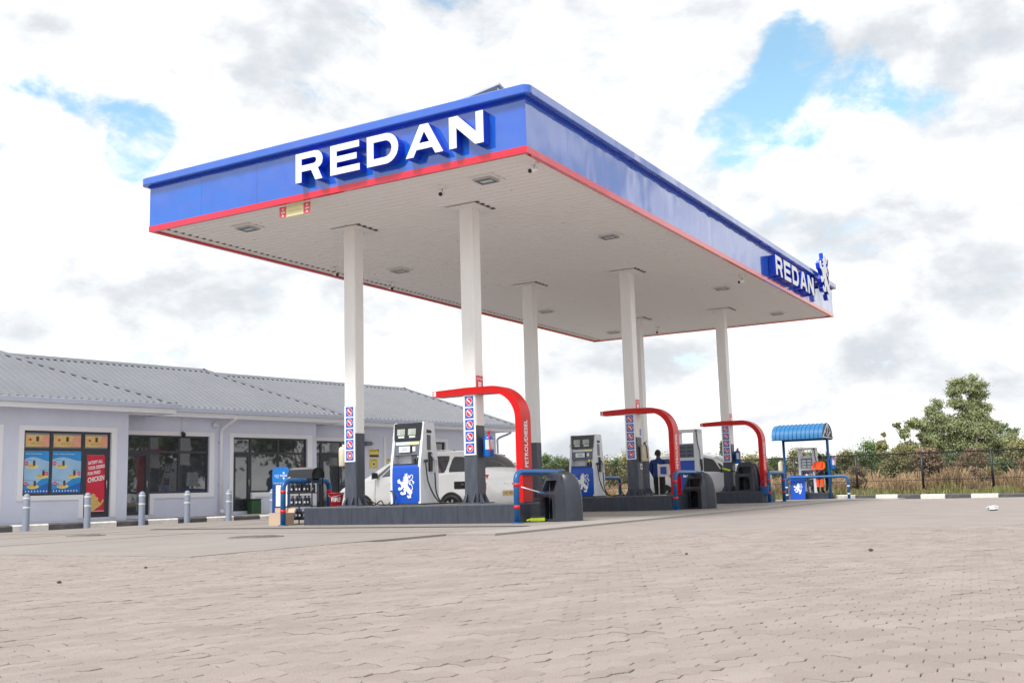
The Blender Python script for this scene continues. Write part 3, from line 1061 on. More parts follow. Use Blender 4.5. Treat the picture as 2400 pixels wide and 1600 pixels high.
# ------------------------------------------------------------------ fascia lettering
RED = {
    'R': (0.00, [[(0, 0), (.145, 0), (.145, .205), (.385, .205), (.485, 0), (.655, 0), (.545, .225), (.60, .25), (.645, .30), (.665, .375), (.655, .44), (.62, .505), (.565, .55), (.48, .57), (0, .57)],
                 [(.145, .325), (.145, .45), (.44, .45), (.49, .435), (.515, .39), (.49, .34), (.44, .325)]]),
    'E': (.85, [[(0, 0), (.69, 0), (.69, .125), (.15, .125), (.15, .23), (.62, .23), (.62, .345), (.15, .345), (.15, .445), (.68, .445), (.68, .57), (0, .57)]]),
    'D': (1.71, [[(0, 0), (.42, 0)] + arc(.42, .285, .285, -80, 80, 10) + [(.42, .57), (0, .57)],
                 [(.15, .13), (.15, .44)] + [(.40, .44)] + [(p[0], p[1]) for p in arc(.405, .285, .155, 80, -80, 8)] + [(.40, .13)]]),
    'A': (2.58, [[(0, 0), (.165, 0), (.23, .12), (.57, .12), (.635, 0), (.80, 0), (.49, .57), (.31, .57)], [(.29, .235), (.40, .44), (.51, .235)]]),
    'N': (3.51, [[(0, 0), (.15, 0), (.15, .36), (.53, 0), (.70, 0), (.70, .57), (.55, .57), (.55, .22), (.18, .57), (0, .57)]]),
}


def letter_sign(label, fn, u0, v0):
    t = thing('letter_sign', label, 'sign', (0, 0, 0), 0, 'raised letter signs on the canopy fascia')
    for ch, (off, loops) in RED.items():
        lp = [[(u0 + off + a, v0 + b) for a, b in q] for q in loops]
        o = MB().prism(lp, 0.0, 0.195, fn).build('letter', 'blue_return', t)
        MB().prism(lp, 0.1955, 0.203, fn).build('letter_face', 'letter_white', o)
    return t


letter_sign('large raised white and blue letters REDAN on the front fascia facing the forecourt', on_front(-0.001), -4.93, 6.49)
letter_sign('raised white and blue letters REDAN at the far end of the long right fascia', on_right(0.012), 14.05, 6.44)
t = thing('lion_emblem', 'raised white and blue rampant lion emblem at the far end of the long fascia', 'emblem')
mb = MB()
lion(mb, on_right(0.165), 19.55, 7.28, 1.55, 0.0, 0.13)
for yy in (19.3, 19.8):
    mb.box(0.012, .165, yy - .04, yy + .04, 6.95, 7.05)
o = mb.build('emblem_body', 'blue_return', t)
mb = MB()
lion(mb, on_right(0.165), 19.55, 7.28, 1.55, 0.1325, 0.145)
mb.build('emblem_face', 'letter_white', o)

# ------------------------------------------------------------------ canopy lights and cameras
def luminaire(x, y, label):
    t = thing('canopy_light', label, 'light', (x, y, ZS), 0, 'square floodlights in the canopy ceiling')
    mb = MB()
    mb.box(-.27, .27, -.25, .25, -.016, -.005)
    mb.build('flange', 'soffit', t)
    f = MB()
    for a, b, c, d in ((-.19, .19, -.17, -.15), (-.19, .19, .15, .17), (-.19, -.17, -.15, .15), (.17, .19, -.15, .15)):
        f.box(a, b, c, d, -.055, -.0165)
    f.build('bezel', 'metal', t)
    bx('lens', 'pump_grey', t, -.169, .169, -.149, .149, -.045, -.017)
    bx('reflector', 'lcd_pale', t, -.12, .12, -.03, .09, -.0475, -.0455)


for x, y, lb in ((-7.4, 1.07, 'square canopy ceiling light left of the yellow hanging sign'), (-1.45, 1.05, 'square canopy ceiling light nearest the front corner'),
                 (-7.4, 6.5, 'square canopy ceiling light behind the front left column'), (-1.45, 6.4, 'square canopy ceiling light along the right side, between first and second island'),
                 (-7.4, 14.4, 'square canopy ceiling light on the left side above the second lane'), (-1.45, 14.2, 'square canopy ceiling light on the right side between second and third island'),
                 (-7.6, 20.0, 'square canopy ceiling light near the far left corner'), (-1.45, 19.8, 'square canopy ceiling light near the far right corner')):
    luminaire(x, y, lb)


def cctv(x, y, ang, label, m_='column_white'):
    t = thing('security_camera', label, 'camera', (x, y, ZS), ang, 'security cameras under the canopy')
    bx('base', m_, t, -.07, .07, -.05, .05, -.07, -.003)
    MB().tube([(0, 0, -.07), (0, -.01, -.12), (0, -.03, -.15)], 0.014, 6).build('arm', 'metal', t)
    b = MB().tube([(0, .05, -.145), (0, -.11, -.20)], 0.038, 10).build('body', m_, t)
    MB().tube([(0, -.108, -.1995), (0, -.125, -.2055)], 0.039, 10).build('lens', 'black', b)


for x, y, a, lb in ((-2.34, .93, .3, 'security camera under the canopy between the front column and the front edge'), (-.21, .65, -.3, 'white security camera hanging at the front right corner of the canopy'),
                    (-8.54, 5.3, 1.2, 'security camera at the left canopy edge just left of the front left column'), (-8.55, 7.6, 1.2, 'security camera at the left canopy edge right of the front left column'),
                    (-.4, 12.8, -.6, 'white security camera near the long right edge of the canopy'), (-5.9, 20.1, .2, 'security camera at the far edge of the canopy')):
    cctv(x, y, a, lb)

# hanging sign at the front edge
t = thing('hanging_sign', 'small hanging sign with red ends and pale yellow middle below the front fascia', 'sign', (0, 0, 0))
b = bx('board', 'sign_cream', t, -5.655, -4.865, .145, .155, 6.0, 6.215)
mb = MB()
F = on_front(0.1445)
for u in (-5.655, -5.04):
    mb.prism([rect(u, u + .175, 6.0005, 6.2145)], 0, .001, F)
mb.build('red_end', 'sign_pink', b)
mb = MB()
for u in (-5.567, -4.952):
    mb.prism([[(u - .03, 6.18), (u, 6.135), (u + .03, 6.18)]], .001, .002, F)
    mb.prism([[(u - .035, 6.02), (u + .035, 6.02), (u, 6.065)]], .001, .002, F)
    mb.prism([rect(u - .035, u - .005, 6.08, 6.115)], .001, .002, F)
    mb.prism([rect(u + .01, u + .055, 6.09, 6.112)], .001, .002, F)
mb.build('arrow', 'sign_white', b)
mb = MB()
text_on(mb, 'MAXIMUM HEIGHT', F, -5.44, -5.08, 6.095, 6.12, d=.0012)
mb.build('lettering', 'cardboard', b)
mb = MB()
for u in (-5.5, -5.0):
    mb.tube([(u, .15, 6.21), (u, .15, 6.275)], .004, 5)
mb.build('hanger', 'metal', t)

# solar panel on the roof
t = thing('solar_panel', 'grey tilted panel on the canopy roof at the front corner', 'solar panel', (-1.75, 1.75, ZC), radians(-4))
P = [(-.85, -.5, .60), (.58, -.5, .76), (.58, .55, .42), (-.85, .55, .25)]
mb = MB()
mb.hexa([(x, y, z - .04) for x, y, z in P] + P)
mb.build('panel', 'gutter', t)
mb = MB()
for x, y, z in P:
    mb.tube([(x * .9, y * .9, -.0), (x * .9, y * .9, z - .03)], .02, 6)
mb.build('stand', 'metal', t)

# ================================================================== islands
for nm, y, xr in (('first', Y1, -1.54), ('second', Y2, -1.56), ('third', Y3, -1.54)):
    t = thing('pump_island', f'long dark grey concrete pump island, {nm} from the camera', 'pump island', (0, y, 0), 0, 'raised pump islands under the canopy')
    MB().bevbox(-6.65, xr, -.62, .62, -.05, HI - .006, b=.022).build('kerb_wall', 'island', t)
    bx('top_slab', 'island_top', t, -6.57, xr - .08, -.54, .54, HI - .006, HI + .0)
    for k in range(3):
        xx = -6.65 + (k + 1) * (6.65 + xr) / 4
        bx('joint', 'pit', t, xx - .004, xx + .004, -.6215, -.6195, 0.0, HI - .03)

# ------------------------------------------------------------------ red arches
def arch(y, num, label):
    t = thing('number_arch', label, 'arch', (0, y, 0), 0, 'red bent number arches on the islands')
    cx, cz, Ro, Ri = -2.28, 1.955, .665, .53
    outer = [(-3.64, 2.60), (-2.9, 2.625), (cx, cz + Ro)] + arc(cx, cz, Ro, 85, 5, 12) + [(cx + Ro, cz), (cx + Ro, HI)]
    inner = [(cx + Ri, HI), (cx + Ri, cz)] + arc(cx, cz, Ri, 5, 85, 12) + [(cx, cz + Ri), (-2.9, 2.49), (-3.64, 2.485)]
    lp = [(a, b) for a, b in outer + inner]
    b = MB().prism([lp], -.17, .20, lambda u, v, d: (u, -d, v)).build('arch_body', 'arch_red', t)
    mb = MB()
    text_on(mb, num, lambda u, v, d: (u, -.2015 - d, v), -3.615, -3.555, 2.50, 2.592, .02)
    mb.build('numeral', 'sign_white', b)
    mb = MB()
    text_on(mb, 'PETROL/DIESEL', lambda u, v, d: (cx + Ro + .0015, -v, u), 1.03, 1.93, -.03, .10, .015)
    mb.build('lettering', 'sign_white', b)
    bx('foot_plate', 'dark_metal', t, cx + Ri - .05, cx + Ro + .05, -.24, .21, HI, HI + .012)


arch(Y1, '1', 'red bent arch numbered 1 on the nearest island')
arch(Y2, '2', 'red bent arch numbered 2 on the middle island')
arch(Y3, '3', 'red bent arch numbered 3 on the farthest island')

# ------------------------------------------------------------------ prohibition sign strips
def pict(mb_w, mb_r, F, cu, cv, r, kind):
    mb_r.prism([circ(cu, cv, r, 18)], .0012, .002, F)
    mb_w.prism([circ(cu, cv, r * 1.12, 18), circ(cu, cv, r * 1.01, 18)[::-1]], .0012, .0021, F)
    if kind < 4:
        a = r * .72
        mb_w.prism([ribbon([(cu - a, cv + a), (cu + a, cv - a)], r * .30)], .002, .0028, F)
        shp = [rect(cu - .5 * r, cu + .25 * r, cv - .12 * r, cv + .12 * r), circ(cu + .1 * r, cv + .15 * r, .33 * r, 8), rect(cu - .25 * r, cu + .05 * r, cv - .5 * r, cv + .5 * r), [(cu - .3 * r, cv - .45 * r), (cu + .35 * r, cv - .45 * r), (cu, cv + .45 * r)]][kind]
        mb_w.prism([shp], .002, .0027, F)
    else:
        mb_w.prism([[(cu - .55 * r, cv + .35 * r), (cu - .2 * r, cv - .5 * r), (cu + .35 * r, cv - .45 * r), (cu + .6 * r, cv + .4 * r), (cu + .1 * r, cv + .05 * r)]], .002, .0027, F)


def strip(x, y, z1, label):
    t = thing('safety_sign', label, 'sign', (x, y, 0), 0, 'strips of five safety pictograms on the columns')
    b = bx('board', 'sign_white', t, -.14, .14, -.164, -.155, z1 - 1.17, z1)
    F = on_front(-.1645)
    for k in range(5):
        v1 = z1 - .022 - k * .229
        p = MB().prism([rect(-.1, .1, v1 - .205, v1)], 0, .001, F).build('pictogram', 'sign_blue', b)
        w, r = MB(), MB()
        pict(w, r, F, 0, v1 - .098, .067, k)
        if k == 0:
            text_on(w, 'NO SMOKING', F, -.075, .075, v1 - .195, v1 - .178, d=.0015)
        o = r.build('symbol', ['sign_red', 'sign_white'], b)
        w.build('symbol_white', 'sign_white', b)


strip(XB, Y1, 2.475, 'strip of five blue pictograms on the front right column below the nearest arch')
strip(XA, Y1, 2.455, 'strip of five blue pictograms on the front left column')
strip(XB - .02, Y2, 2.48, 'strip of five blue pictograms on the column below the second red arch')
strip(XB, Y3, 2.48, 'strip of five blue pictograms on the column below the far red arch')

# fire point plates above the arches, on the right face of the columns
for k, y in enumerate((Y1, Y2, Y3)):
    t = thing('fire_point_sign', f'small red fire point plate on the column above the {("nearest", "second", "far")[k]} red arch', 'sign', (XB + .155, y, 0), 0, 'fire point plates above the arches')
    b = bx('plate', 'sign_red', t, 0, .004, -.13, .12, 2.62, 2.86)
    mb = MB()
    F = on_right(.0045)
    text_on(mb, 'Fire Point', F, -.11, .10, 2.775, 2.825, .01)
    mb.prism([rect(-.06, .05, 2.64, 2.735)], 0, .001, F)
    mb.build('print', 'sign_white', b)


# ------------------------------------------------------------------ dispensers
def hose(parent, pts, r=.014, nm='hose'):
    return MB().tube(curve_pts(pts, 8), r, 8).build(nm, 'black_rubber', parent)


def pump_a(x, y, label, num, extra):
    t = thing('fuel_dispenser', label, 'fuel pump', (x, y, HI), 0, 'white and blue fuel dispensers with lion panel')
    prof = [(-.32, 0), (.32, 0), (.32, .72), (.305, .86), (.27, 1.06), (.235, 1.3), (.19, 1.62), (.17, 1.655), (-.15, 1.655), (-.175, 1.62), (-.225, 1.3), (-.265, 1.06), (-.305, .86), (-.32, .72)]
    for s_ in (-1, 1):
        a, b = (.315, .372) if s_ > 0 else (-.372, -.315)
        MB().prism([prof], a, b, lambda u, v, d: (d, u, v)).build('side_panel', 'pump_white', t)
    bx('plinth', 'dark_metal', t, -.385, .385, -.335, .335, 0, .03)
    bx('cabinet', 'pump_grey', t, -.314, .314, -.27, .30, .03, .79)
    bx('back_panel', 'pump_blue', t, -.314, .314, .302, .325, .04, .80)
    # blue front panel, slightly bulged
    mb = MB()
    zs = [.035, .2, .4, .6, .74, .80]
    bl = [.318, .328, .334, .332, .322, .296]
    vv, ff = [], []
    for z, b_ in zip(zs, bl):
        vv += [(-.314, -b_, z), (.342, -b_, z)]
    n = len(zs)
    ff = [(2 * i, 2 * i + 1, 2 * i + 3, 2 * i + 2) for i in range(n - 1)]
    vv += [(-.314, -.26, zs[0]), (.342, -.26, zs[0]), (-.314, -.26, zs[-1]), (.342, -.26, zs[-1])]
    ff += [(0, 2 * n, 2 * n + 1, 1), (2 * n - 2, 2 * n - 1, 2 * n + 3, 2 * n + 2), (1, 2 * n + 1, 2 * n + 3, 2 * n - 1, 2 * n - 3, 2 * n - 5, 2 * n - 7, 2 * n - 9), (0, 2, 4, 6, 8, 10, 2 * n + 2, 2 * n)]
    mb.add(vv, ff)
    fp = mb.build('front_panel', 'pump_blue', t)
    mb = MB()
    lion(mb, on_front(-.3345), .03, .385, .50, 0.0005, .0045)
    mb.build('lion_emblem', 'letter_white', fp)
    bx('tray', 'black', t, -.314, .314, -.29, .28, .80, .825)
    bx('centre_post', 'pump_white', t, -.314, .0, -.1, .1, .825, 1.0)
    mb = MB()
    mb.lathe([(0.03, 0), (.035, .05), (.02, .09), (.0, .095)], 10, c=(.1, -.12, .825))
    mb.lathe([(0.025, 0), (.03, .07), (.015, .12), (.0, .125)], 10, c=(.17, -.1, .825))
    mb.box(.2, .28, -.2, -.1, .825, .87)
    mb.build('tray_clutter', 'dark_metal', t)
    md = MB()
    md.hexa([(-.312, -.24, 1.0), (.312, -.24, 1.0), (.312, .2, 1.0), (-.312, .2, 1.0), (-.312, -.215, 1.285), (.312, -.215, 1.285), (.312, .18, 1.285), (-.312, .18, 1.285)])
    mo = md.build('payment_module', 'pump_grey', t)
    bx('price_strip', 'lcd_pale', mo, -.29, .05, -.232, -.222, 1.2, 1.265)
    bx('pink_strip', 'sign_cream', mo, .052, .29, -.232, -.222, 1.205, 1.262)
    bx('card_reader', 'sign_white', mo, -.2, .08, -.262, -.225, 1.055, 1.17, bev=.012)
    bx('reader_shadow', 'black', mo, .081, .115, -.258, -.225, 1.05, 1.18)
    bx('reader_screen', 'gutter', mo, -.12, .02, -.2645, -.2625, 1.08, 1.15)
    bx('keypad', 'sign_white', mo, .13, .2, -.245, -.225, 1.07, 1.16)
    hdp = MB()
    hdp.hexa([(-.325, -.235, 1.295), (.325, -.235, 1.295), (.325, .2, 1.295), (-.325, .2, 1.295), (-.335, -.205, 1.64), (.335, -.205, 1.64), (.335, .17, 1.64), (-.335, .17, 1.64)])
    ho = hdp.build('display_head', 'pump_black', t)
    for u0, u1 in ((-.255, -.065), (.015, .205)):
        sl_ = lambda u, v, d: (u, -.235 + (v - 1.295) * .087 - .003 - d, v)
        MB().prism([rect(u0, u1, 1.40, 1.525)], 0, .003, sl_).build('screen', 'lcd', ho)
        MB().prism([rect(u0 + .03, u1 - .01, 1.345, 1.385)], 0, .003, sl_).build('small_screen', 'lcd_pale', ho)
        mb = MB()
        for r_ in range(3):
            text_on(mb, ('048.20', '021.35', '1.44')[r_], sl_, u0 + .08, u1 - .012, 1.415 + .037 * r_, 1.438 + .037 * r_, d=.0034)
        mb.build('digits', 'pump_grey', ho)
    tg = bx('number_tag', 'sign_blue', t, -.40, -.373, -.19, -.1, 1.335, 1.40)
    mb = MB()
    text_on(mb, num, on_front(-.1905), -.395, -.378, 1.345, 1.39, d=.0012)
    mb.build('numeral', 'sign_white', tg)
    # right side: slots, nozzle boot, nozzle, hoses
    R = on_right(.3725)
    MB().prism([[(-.085, 1.43), (.06, 1.43), (.09, 1.455), (.07, 1.49), (-.085, 1.5)]], 0, .008, R).build('vent', 'black', t)
    MB().prism([rect(-.075, .045, 1.09, 1.395)], 0, .008, R).build('side_slot', 'pump_black', t)
    bo = MB().prism([[(-.04, .66), (.06, .66), (.075, 1.0), (.03, 1.045), (-.04, 1.05)]], 0, .035, R).build('nozzle_boot', 'black', t)
    mb = MB()
    mb.tube(curve_pts([(.40, .03, 1.0), (.42, .07, .93), (.43, .11, .86), (.43, .12, .76), (.425, .11, .62)], 5), .022, 8)
    mb.tube(curve_pts([(.43, .1, .9), (.43, .17, .87), (.43, .18, .80), (.43, .12, .76)], 4), .009, 6)
    mb.build('nozzle', 'metal', bo)
    mb = MB()
    mb.lathe([(.03, 0), (.035, .03), (.03, .06)], 10, c=(.375, -.17, .87), axis='x')
    mb.build('coupling', 'dark_metal', t)
    hose(t, [(.40, -.17, .86), (.41, -.165, .7), (.42, -.12, .45), (.46, .0, .2), (.53, .1, .05), (.62, .16, .02)])
    hose(t, [(.425, .11, .62), (.43, .115, .5), (.43, .13, .3), (.47, .16, .12), (.56, .2, .03), (.8, .2, .018), (1.0, .16, .018)])
    if extra:
        hose(t, [(-.37, -.2, .28), (-.33, -.37, .29), (-.23, -.40, .26), (-.19, -.41, .15), (-.25, -.40, .03), (-.38, -.38, .02), (-.55, -.3, .02), (-.7, -.22, .1), (-.85, -.2, .02), (-.98, -.22, .03), (-.9, -.3, .1), (-.72, -.3, .03), (-.5, -.25, .02), (-.42, -.2, .12)], .013)
    else:
        hose(t, [(.85, .2, .02), (1.0, .1, .03), (.92, .1, .2), (1.0, .12, .36), (1.2, .15, .38), (1.4, .18, .3)], .012)
    return t


pump_a(-4.30, 2.66, 'white and blue lion dispenser on the nearest island, black hoses at its right', '1', True)
pump_a(-4.28, 10.58, 'white and blue lion dispenser on the second island behind the grey bin', '3', False)


def pump_b(x, y, z, label, blue=True):
    t = thing('mast_dispenser', label, 'fuel pump', (x, y, z), 0, 'tall framed fuel dispensers with overhead hose bar')
    bx('side_post', 'pump_white', t, -.40, -.30, -.22, .22, .0, 1.965, bev=.012)
    bx('side_post', 'pump_white', t, .24, .40, -.22, .22, .0, 1.965, bev=.012)
    bx('crossbar', 'pump_white', t, -.41, .41, -.2, .2, 1.9655, 2.06, bev=.015)
    bx('plinth', 'dark_metal', t, -.41, .41, -.24, .24, 0, .02)
    h = bx('display_box', 'pump_white', t, -.3, .24, -.18, .18, 1.10, 1.6)
    bx('display_glass', 'pump_grey', h, -.28, .225, -.19, -.181, 1.14, 1.575)
    for r_ in range(3):
        for u0, u1 in ((-.25, -.05), (.0, .19)):
            bx('screen', 'lcd_pale' if not blue else 'column_grey', h, u0, u1, -.196, -.1915, 1.17 + r_ * .125, 1.255 + r_ * .125)
    bx('shelf', 'pump_white', t, -.3, .24, -.21, .2, 1.045, 1.095)
    if blue:
        f = bx('front_panel', 'pump_blue', t, -.298, .238, -.225, .2, .30, 1.04)
        bx('pad', 'sign_white', f, -.16, .02, -.229, -.226, .50, .66)
        mb = MB()
        mb.prism([[(-.09, .58), (-.03, .64), (-.03, .52)]], .0, .002, on_front(-.2295))
        mb.build('arrow', 'sign_blue', f)
        bx('lower_panel', 'pump_blue', t, -.298, .238, -.222, .2, .03, .295)
    else:
        # front panel off: pump unit, pipes and motor show
        bx('back_panel', 'pump_white', t, -.298, .238, .15, .2, .03, 1.04)
        mb = MB()
        mb.lathe([(0, -.12), (.11, -.12), (.12, -.05), (.12, .08), (.08, .12), (0, .12)], 16, c=(-.08, -.02, .78), axis='y')
        mb.box(.03, .2, -.1, .1, .62, .9)
        mb.build('meter', 'metal', t)
        mb = MB()
        for q in range(5):
            u = -.24 + q * .1
            mb.tube(curve_pts([(u, -.05, .95), (u + .03, -.1, .8), (u - .02, -.08, .6), (u + .05, -.05, .35), (u, -.03, .05)], 4), .018, 6)
        mb.lathe([(.06, .2), (.09, .25), (.09, .45), (.05, .5)], 12, c=(.1, -.03, .0))
        mb.build('pipework', 'dark_metal', t)
        mb = MB()
        mb.box(-.26, -.1, -.12, .1, .08, .5)
        mb.box(.0, .08, -.14, -.05, .05, .3)
        mb.build('motor', 'metal', t)
        MB().lathe([(0, 0), (.2, 0), (.23, .06), (.2, .1), (0, .14)], 14, c=(-.03, 0, 1.6)).build('dome', 'pump_white', t)
    MB().prism([rect(-.06, .08, .70, 1.08)], 0, .03, on_right(.4005)).build('nozzle_boot', 'black', t)
    bx('top_bracket', 'black', t, .30, .38, -.225, -.205, 1.99, 2.02)
    hose(t, [(.34, -.23, 2.0), (.37, -.25, 1.94), (.40, -.26, 1.6), (.45, -.24, 1.3), (.44, -.2, 1.0), (.46, -.15, .78)], .016)
    hose(t, [(.46, -.15, .78), (.46, -.2, .5), (.42, -.28, .25), (.5, -.3, .03), (.75, -.25, .01)], .016)
    MB().tube([(.43, -.1, 1.0), (.47, -.14, .86), (.47, -.16, .75)], .026, 8).build('nozzle', 'dark_metal', t)
    return t


pump_b(-4.14, 17.98, HI, 'tall framed pump with deep blue panel on the far island beside the white car')

# ================================================================== barriers
def ubar(x, y0, y1, label, h=0.93, r=0.056, bands='band_red', zs=(.30, .70), z=0.0, ang=pi / 2, rad=.17, group='blue tube barriers at the island ends'):
    # hoop along local x
    Lb = y1 - y0
    t = thing('tube_barrier', label, 'barrier', (x, y0, z), ang, group)
    pts = [(0, 0, -.05), (0, 0, h - rad)] + [(rad - rad * cos(radians(a)), 0, h - rad + rad * sin(radians(a))) for a in range(15, 91, 15)]
    pts += [(Lb - rad + rad * sin(radians(a)), 0, h - rad + rad * cos(radians(a))) for a in range(0, 91, 15)] + [(Lb, 0, -.05)]
    MB().tube(pts, r, 14).build('hoop', 'bar_blue', t)
    for xx in (0, Lb):
        for zz in zs:
            MB().tube([(xx, 0, zz - .032), (xx, 0, zz + .032)], r + .003, 14).build('band', bands, t)
        MB().lathe([(r + .05, 0), (r + .05, .014), (r, .016)], 14, c=(xx, 0, .008)).build('foot_flange', 'bar_blue', t)
    return t


ubar(-7.08, 1.83, 3.30, 'blue tube barrier with red bands at the left end of the nearest island')
ubar(-1.42, 1.80, 3.75, 'blue tube barrier with red bands between the nearest red arch and the grey bin')
ubar(-7.05, 9.65, 11.2, 'blue tube barrier at the left end of the second island, behind the lion dispenser')
ubar(-1.46, 9.75, 11.7, 'blue tube barrier with red bands at the right end of the second island')
ubar(-7.05, 17.25, 18.8, 'blue tube barrier at the hidden left end of the far island')
ubar(-1.44, 17.62, 19.25, 'blue tube barrier with red bands at the right end of the far island')


# ================================================================== forecourt bins
def bin_(x, y, z, rot, label, sc=1.0):
    t = thing('forecourt_bin', label, 'bin', (x, y, z), rot, 'dark plastic forecourt bins with squeegee bay')
    t.scale = (sc, sc, sc)
    # body shell behind the front plate (front looks to -Y)
    mb = MB()
    secs = [(0, .30, -.10, .33), (.12, .305, -.10, .335), (.45, .30, -.10, .33), (.62, .285, -.10, .31), (.76, .26, -.10, .275), (.85, .225, -.10, .235), (.895, .17, -.10, .18), (.91, .10, -.06, .12)]
    vv, ff = [], []
    n = 14
    for (z_, hx, yf, yb) in secs:
        c = min(.13, hx * .6)
        ring = [(-hx, yf), (hx, yf)]
        ring += [(hx, yb - c), (hx - c * .08, yb - c * .62), (hx - c * .29, yb - c * .29), (hx - c * .62, yb - c * .08), (hx - c, yb)]
        ring += [(-hx + c, yb), (-hx + c * .62, yb - c * .08), (-hx + c * .29, yb - c * .29), (-hx + c * .08, yb - c * .62), (-hx, yb - c)]
        vv += [(a, b, z_) for a, b in ring]
        n = len(ring)
    for i in range(len(secs) - 1):
        for k in range(n):
            ff.append((i * n + k, i * n + (k + 1) % n, (i + 1) * n + (k + 1) % n, (i + 1) * n + k))
    ff.append(tuple(range((len(secs) - 1) * n, len(secs) * n)))
    mb.add(vv, ff, 0, True)
    mb.build('shell', 'bin', t)
    # front plate with the two openings, leaning back above mid height
    fy = lambda v: -.31 + max(0, v - .50) * .38
    fn = lambda u, v, d: (u * (1 - max(0, v - .45) * .38), fy(v) - d, v)
    outer = [(-.305, 0), (.305, 0), (.305, .3), (.305, .5), (.305, .7), (.295, .84), (.25, .90), (-.25, .90), (-.295, .84), (-.305, .7), (-.305, .5), (-.305, .3)]
    slot = [(-.235, .56), (-.235, .76), (.235, .76), (.235, .56)]
    bay = [(-.19, .05), (-.19, .38), (-.15, .45), (.15, .45), (.19, .38), (.19, .05)]
    MB().prism([outer, slot, bay], -.06, .0, fn).build('front_plate', 'bin', t)
    # side cheeks joining plate and shell, top
    for s_ in (-1, 1):
        vs_ = []
        for v in (0, .3, .5, .7, .84):
            p = fn(s_ * .304, v, -.05)
            hx = np.interp(v, [q[0] for q in secs], [q[1] for q in secs])
            vs_ += [p, (s_ * hx, -.105, v)]
        MB().add(vs_, [(2 * i, 2 * i + 1, 2 * i + 3, 2 * i + 2) for i in range(4)], 0, True).build('cheek', 'bin', t)
    MB().add([fn(-.25, .90, -.05), fn(.25, .90, -.05), (.15, -.1, .905), (-.15, -.1, .905), fn(-.295, .84, -.05), fn(.295, .84, -.05), (.23, -.1, .85), (-.23, -.1, .85)],
             [(0, 1, 2, 3), (1, 5, 6, 2), (0, 3, 7, 4)]).build('lid_edge', 'bin', t)
    bx('slot_liner', 'black', t, -.23, .23, -.115, -.102, .52, .79)
    bx('bay_liner', 'black', t, -.22, .22, -.118, -.104, .03, .47)
    MB().prism([[(-.10, .04), (-.09, .26), (-.05, .36), (.0, .40), (.05, .36), (.09, .26), (.10, .04)]], 0, .05, on_front(-.125)).build('towel_holder', 'pump_black', t)
    bx('wash_tray', 'bar_blue', t, -.23, .23, -.27, -.12, .535, .555)
    bx('grip', 'black', t, -.1, .1, .0, .07, .905, .93)
    return t


bin_(-1.02, 2.80, 0.006, radians(-33), 'dark grey plastic bin standing on the ground before the nearest arch')
bin_(-1.28, 11.02, 0.006, radians(-22), 'dark grey plastic bin beside the second arch')
bin_(-2.12, 17.75, HI, radians(-10), 'dark grey plastic bin standing on the far island left of the last arch')

# squeegees and wash bits
t = thing('squeegee', 'squeegee with white handle sticking out of the nearest bin', 'squeegee', (-1.3, 2.35, 0))
MB().tube([(-.22, -.2, .66), (.05, .1, .54)], .011, 7).build('handle', 'sign_white', t)
MB().tube([(-.24, -.22, .675), (-.34, -.33, .73)], .013, 7).build('grip', 'dark_metal', t)
bx('head', 'bar_blue', t, -.02, .12, .06, .16, .535, .56)
t = thing('squeegee', 'squeegee with lime green handle sticking out of the bin on the far island', 'squeegee', (-2.45, 17.35, HI))
MB().tube([(-.35, -.1, .74), (-.12, .0, .66)], .03, 8).build('grip', 'lime', t)
MB().tube([(-.12, .0, .66), (.2, .14, .58)], .014, 8).build('handle', 'black', t)
t = thing('wash_brush', 'lime green brush head lying on the ground at the foot of the nearest bin', 'brush', (-1.36, 2.43, 0.006), radians(38))
bx('block', 'lime', t, -.13, .15, -.05, .05, .02, .075, bev=.012)
MB().tube([(-.13, 0, .045), (-.2, .0, .03)], .02, 8).build('socket', 'lime', t)
bx('bristles', 'dark_metal', t, -.12, .14, -.045, .045, .0755, .105)

t = thing('water_can', 'blue plastic can hanging at the barrier of the far island', 'can', (-1.55, 17.5, 0.22))
MB().lathe([(0, 0), (.10, 0), (.13, .1), (.15, .27), (.155, .29), (.14, .29), (.12, .06), (0, .03)], 16).build('can_body', 'bar_blue', t)
MB().tube(curve_pts([(-.14, 0, .28), (-.05, 0, .44), (.05, 0, .44), (.14, 0, .28)], 4), .012, 6).build('handle', 'bar_blue', t)
t = thing('spray_bottle', 'small bottle with amber liquid standing on the end of the far island', 'bottle', (-1.6, 18.4, HI))
MB().lathe([(0, 0), (.05, 0), (.05, .16), (.04, .2), (.018, .23), (.018, .27), (0, .275)], 12).build('bottle_body', 'food_gold', t)
MB().lathe([(.024, .24), (.024, .3), (0, .31)], 10).build('cap', 'sign_white', t)
t = thing('spray_bottle', 'white spray bottle leaning in the barrier of the far island', 'bottle', (-1.5, 18.0, HI + .33))
MB().lathe([(0, 0), (.05, 0), (.05, .16), (.025, .22), (.018, .27), (0, .275)], 12).build('bottle_body', 'sign_white', t)
bx('trigger', 'bar_blue', t, -.06, .03, -.02, .02, .27, .31)


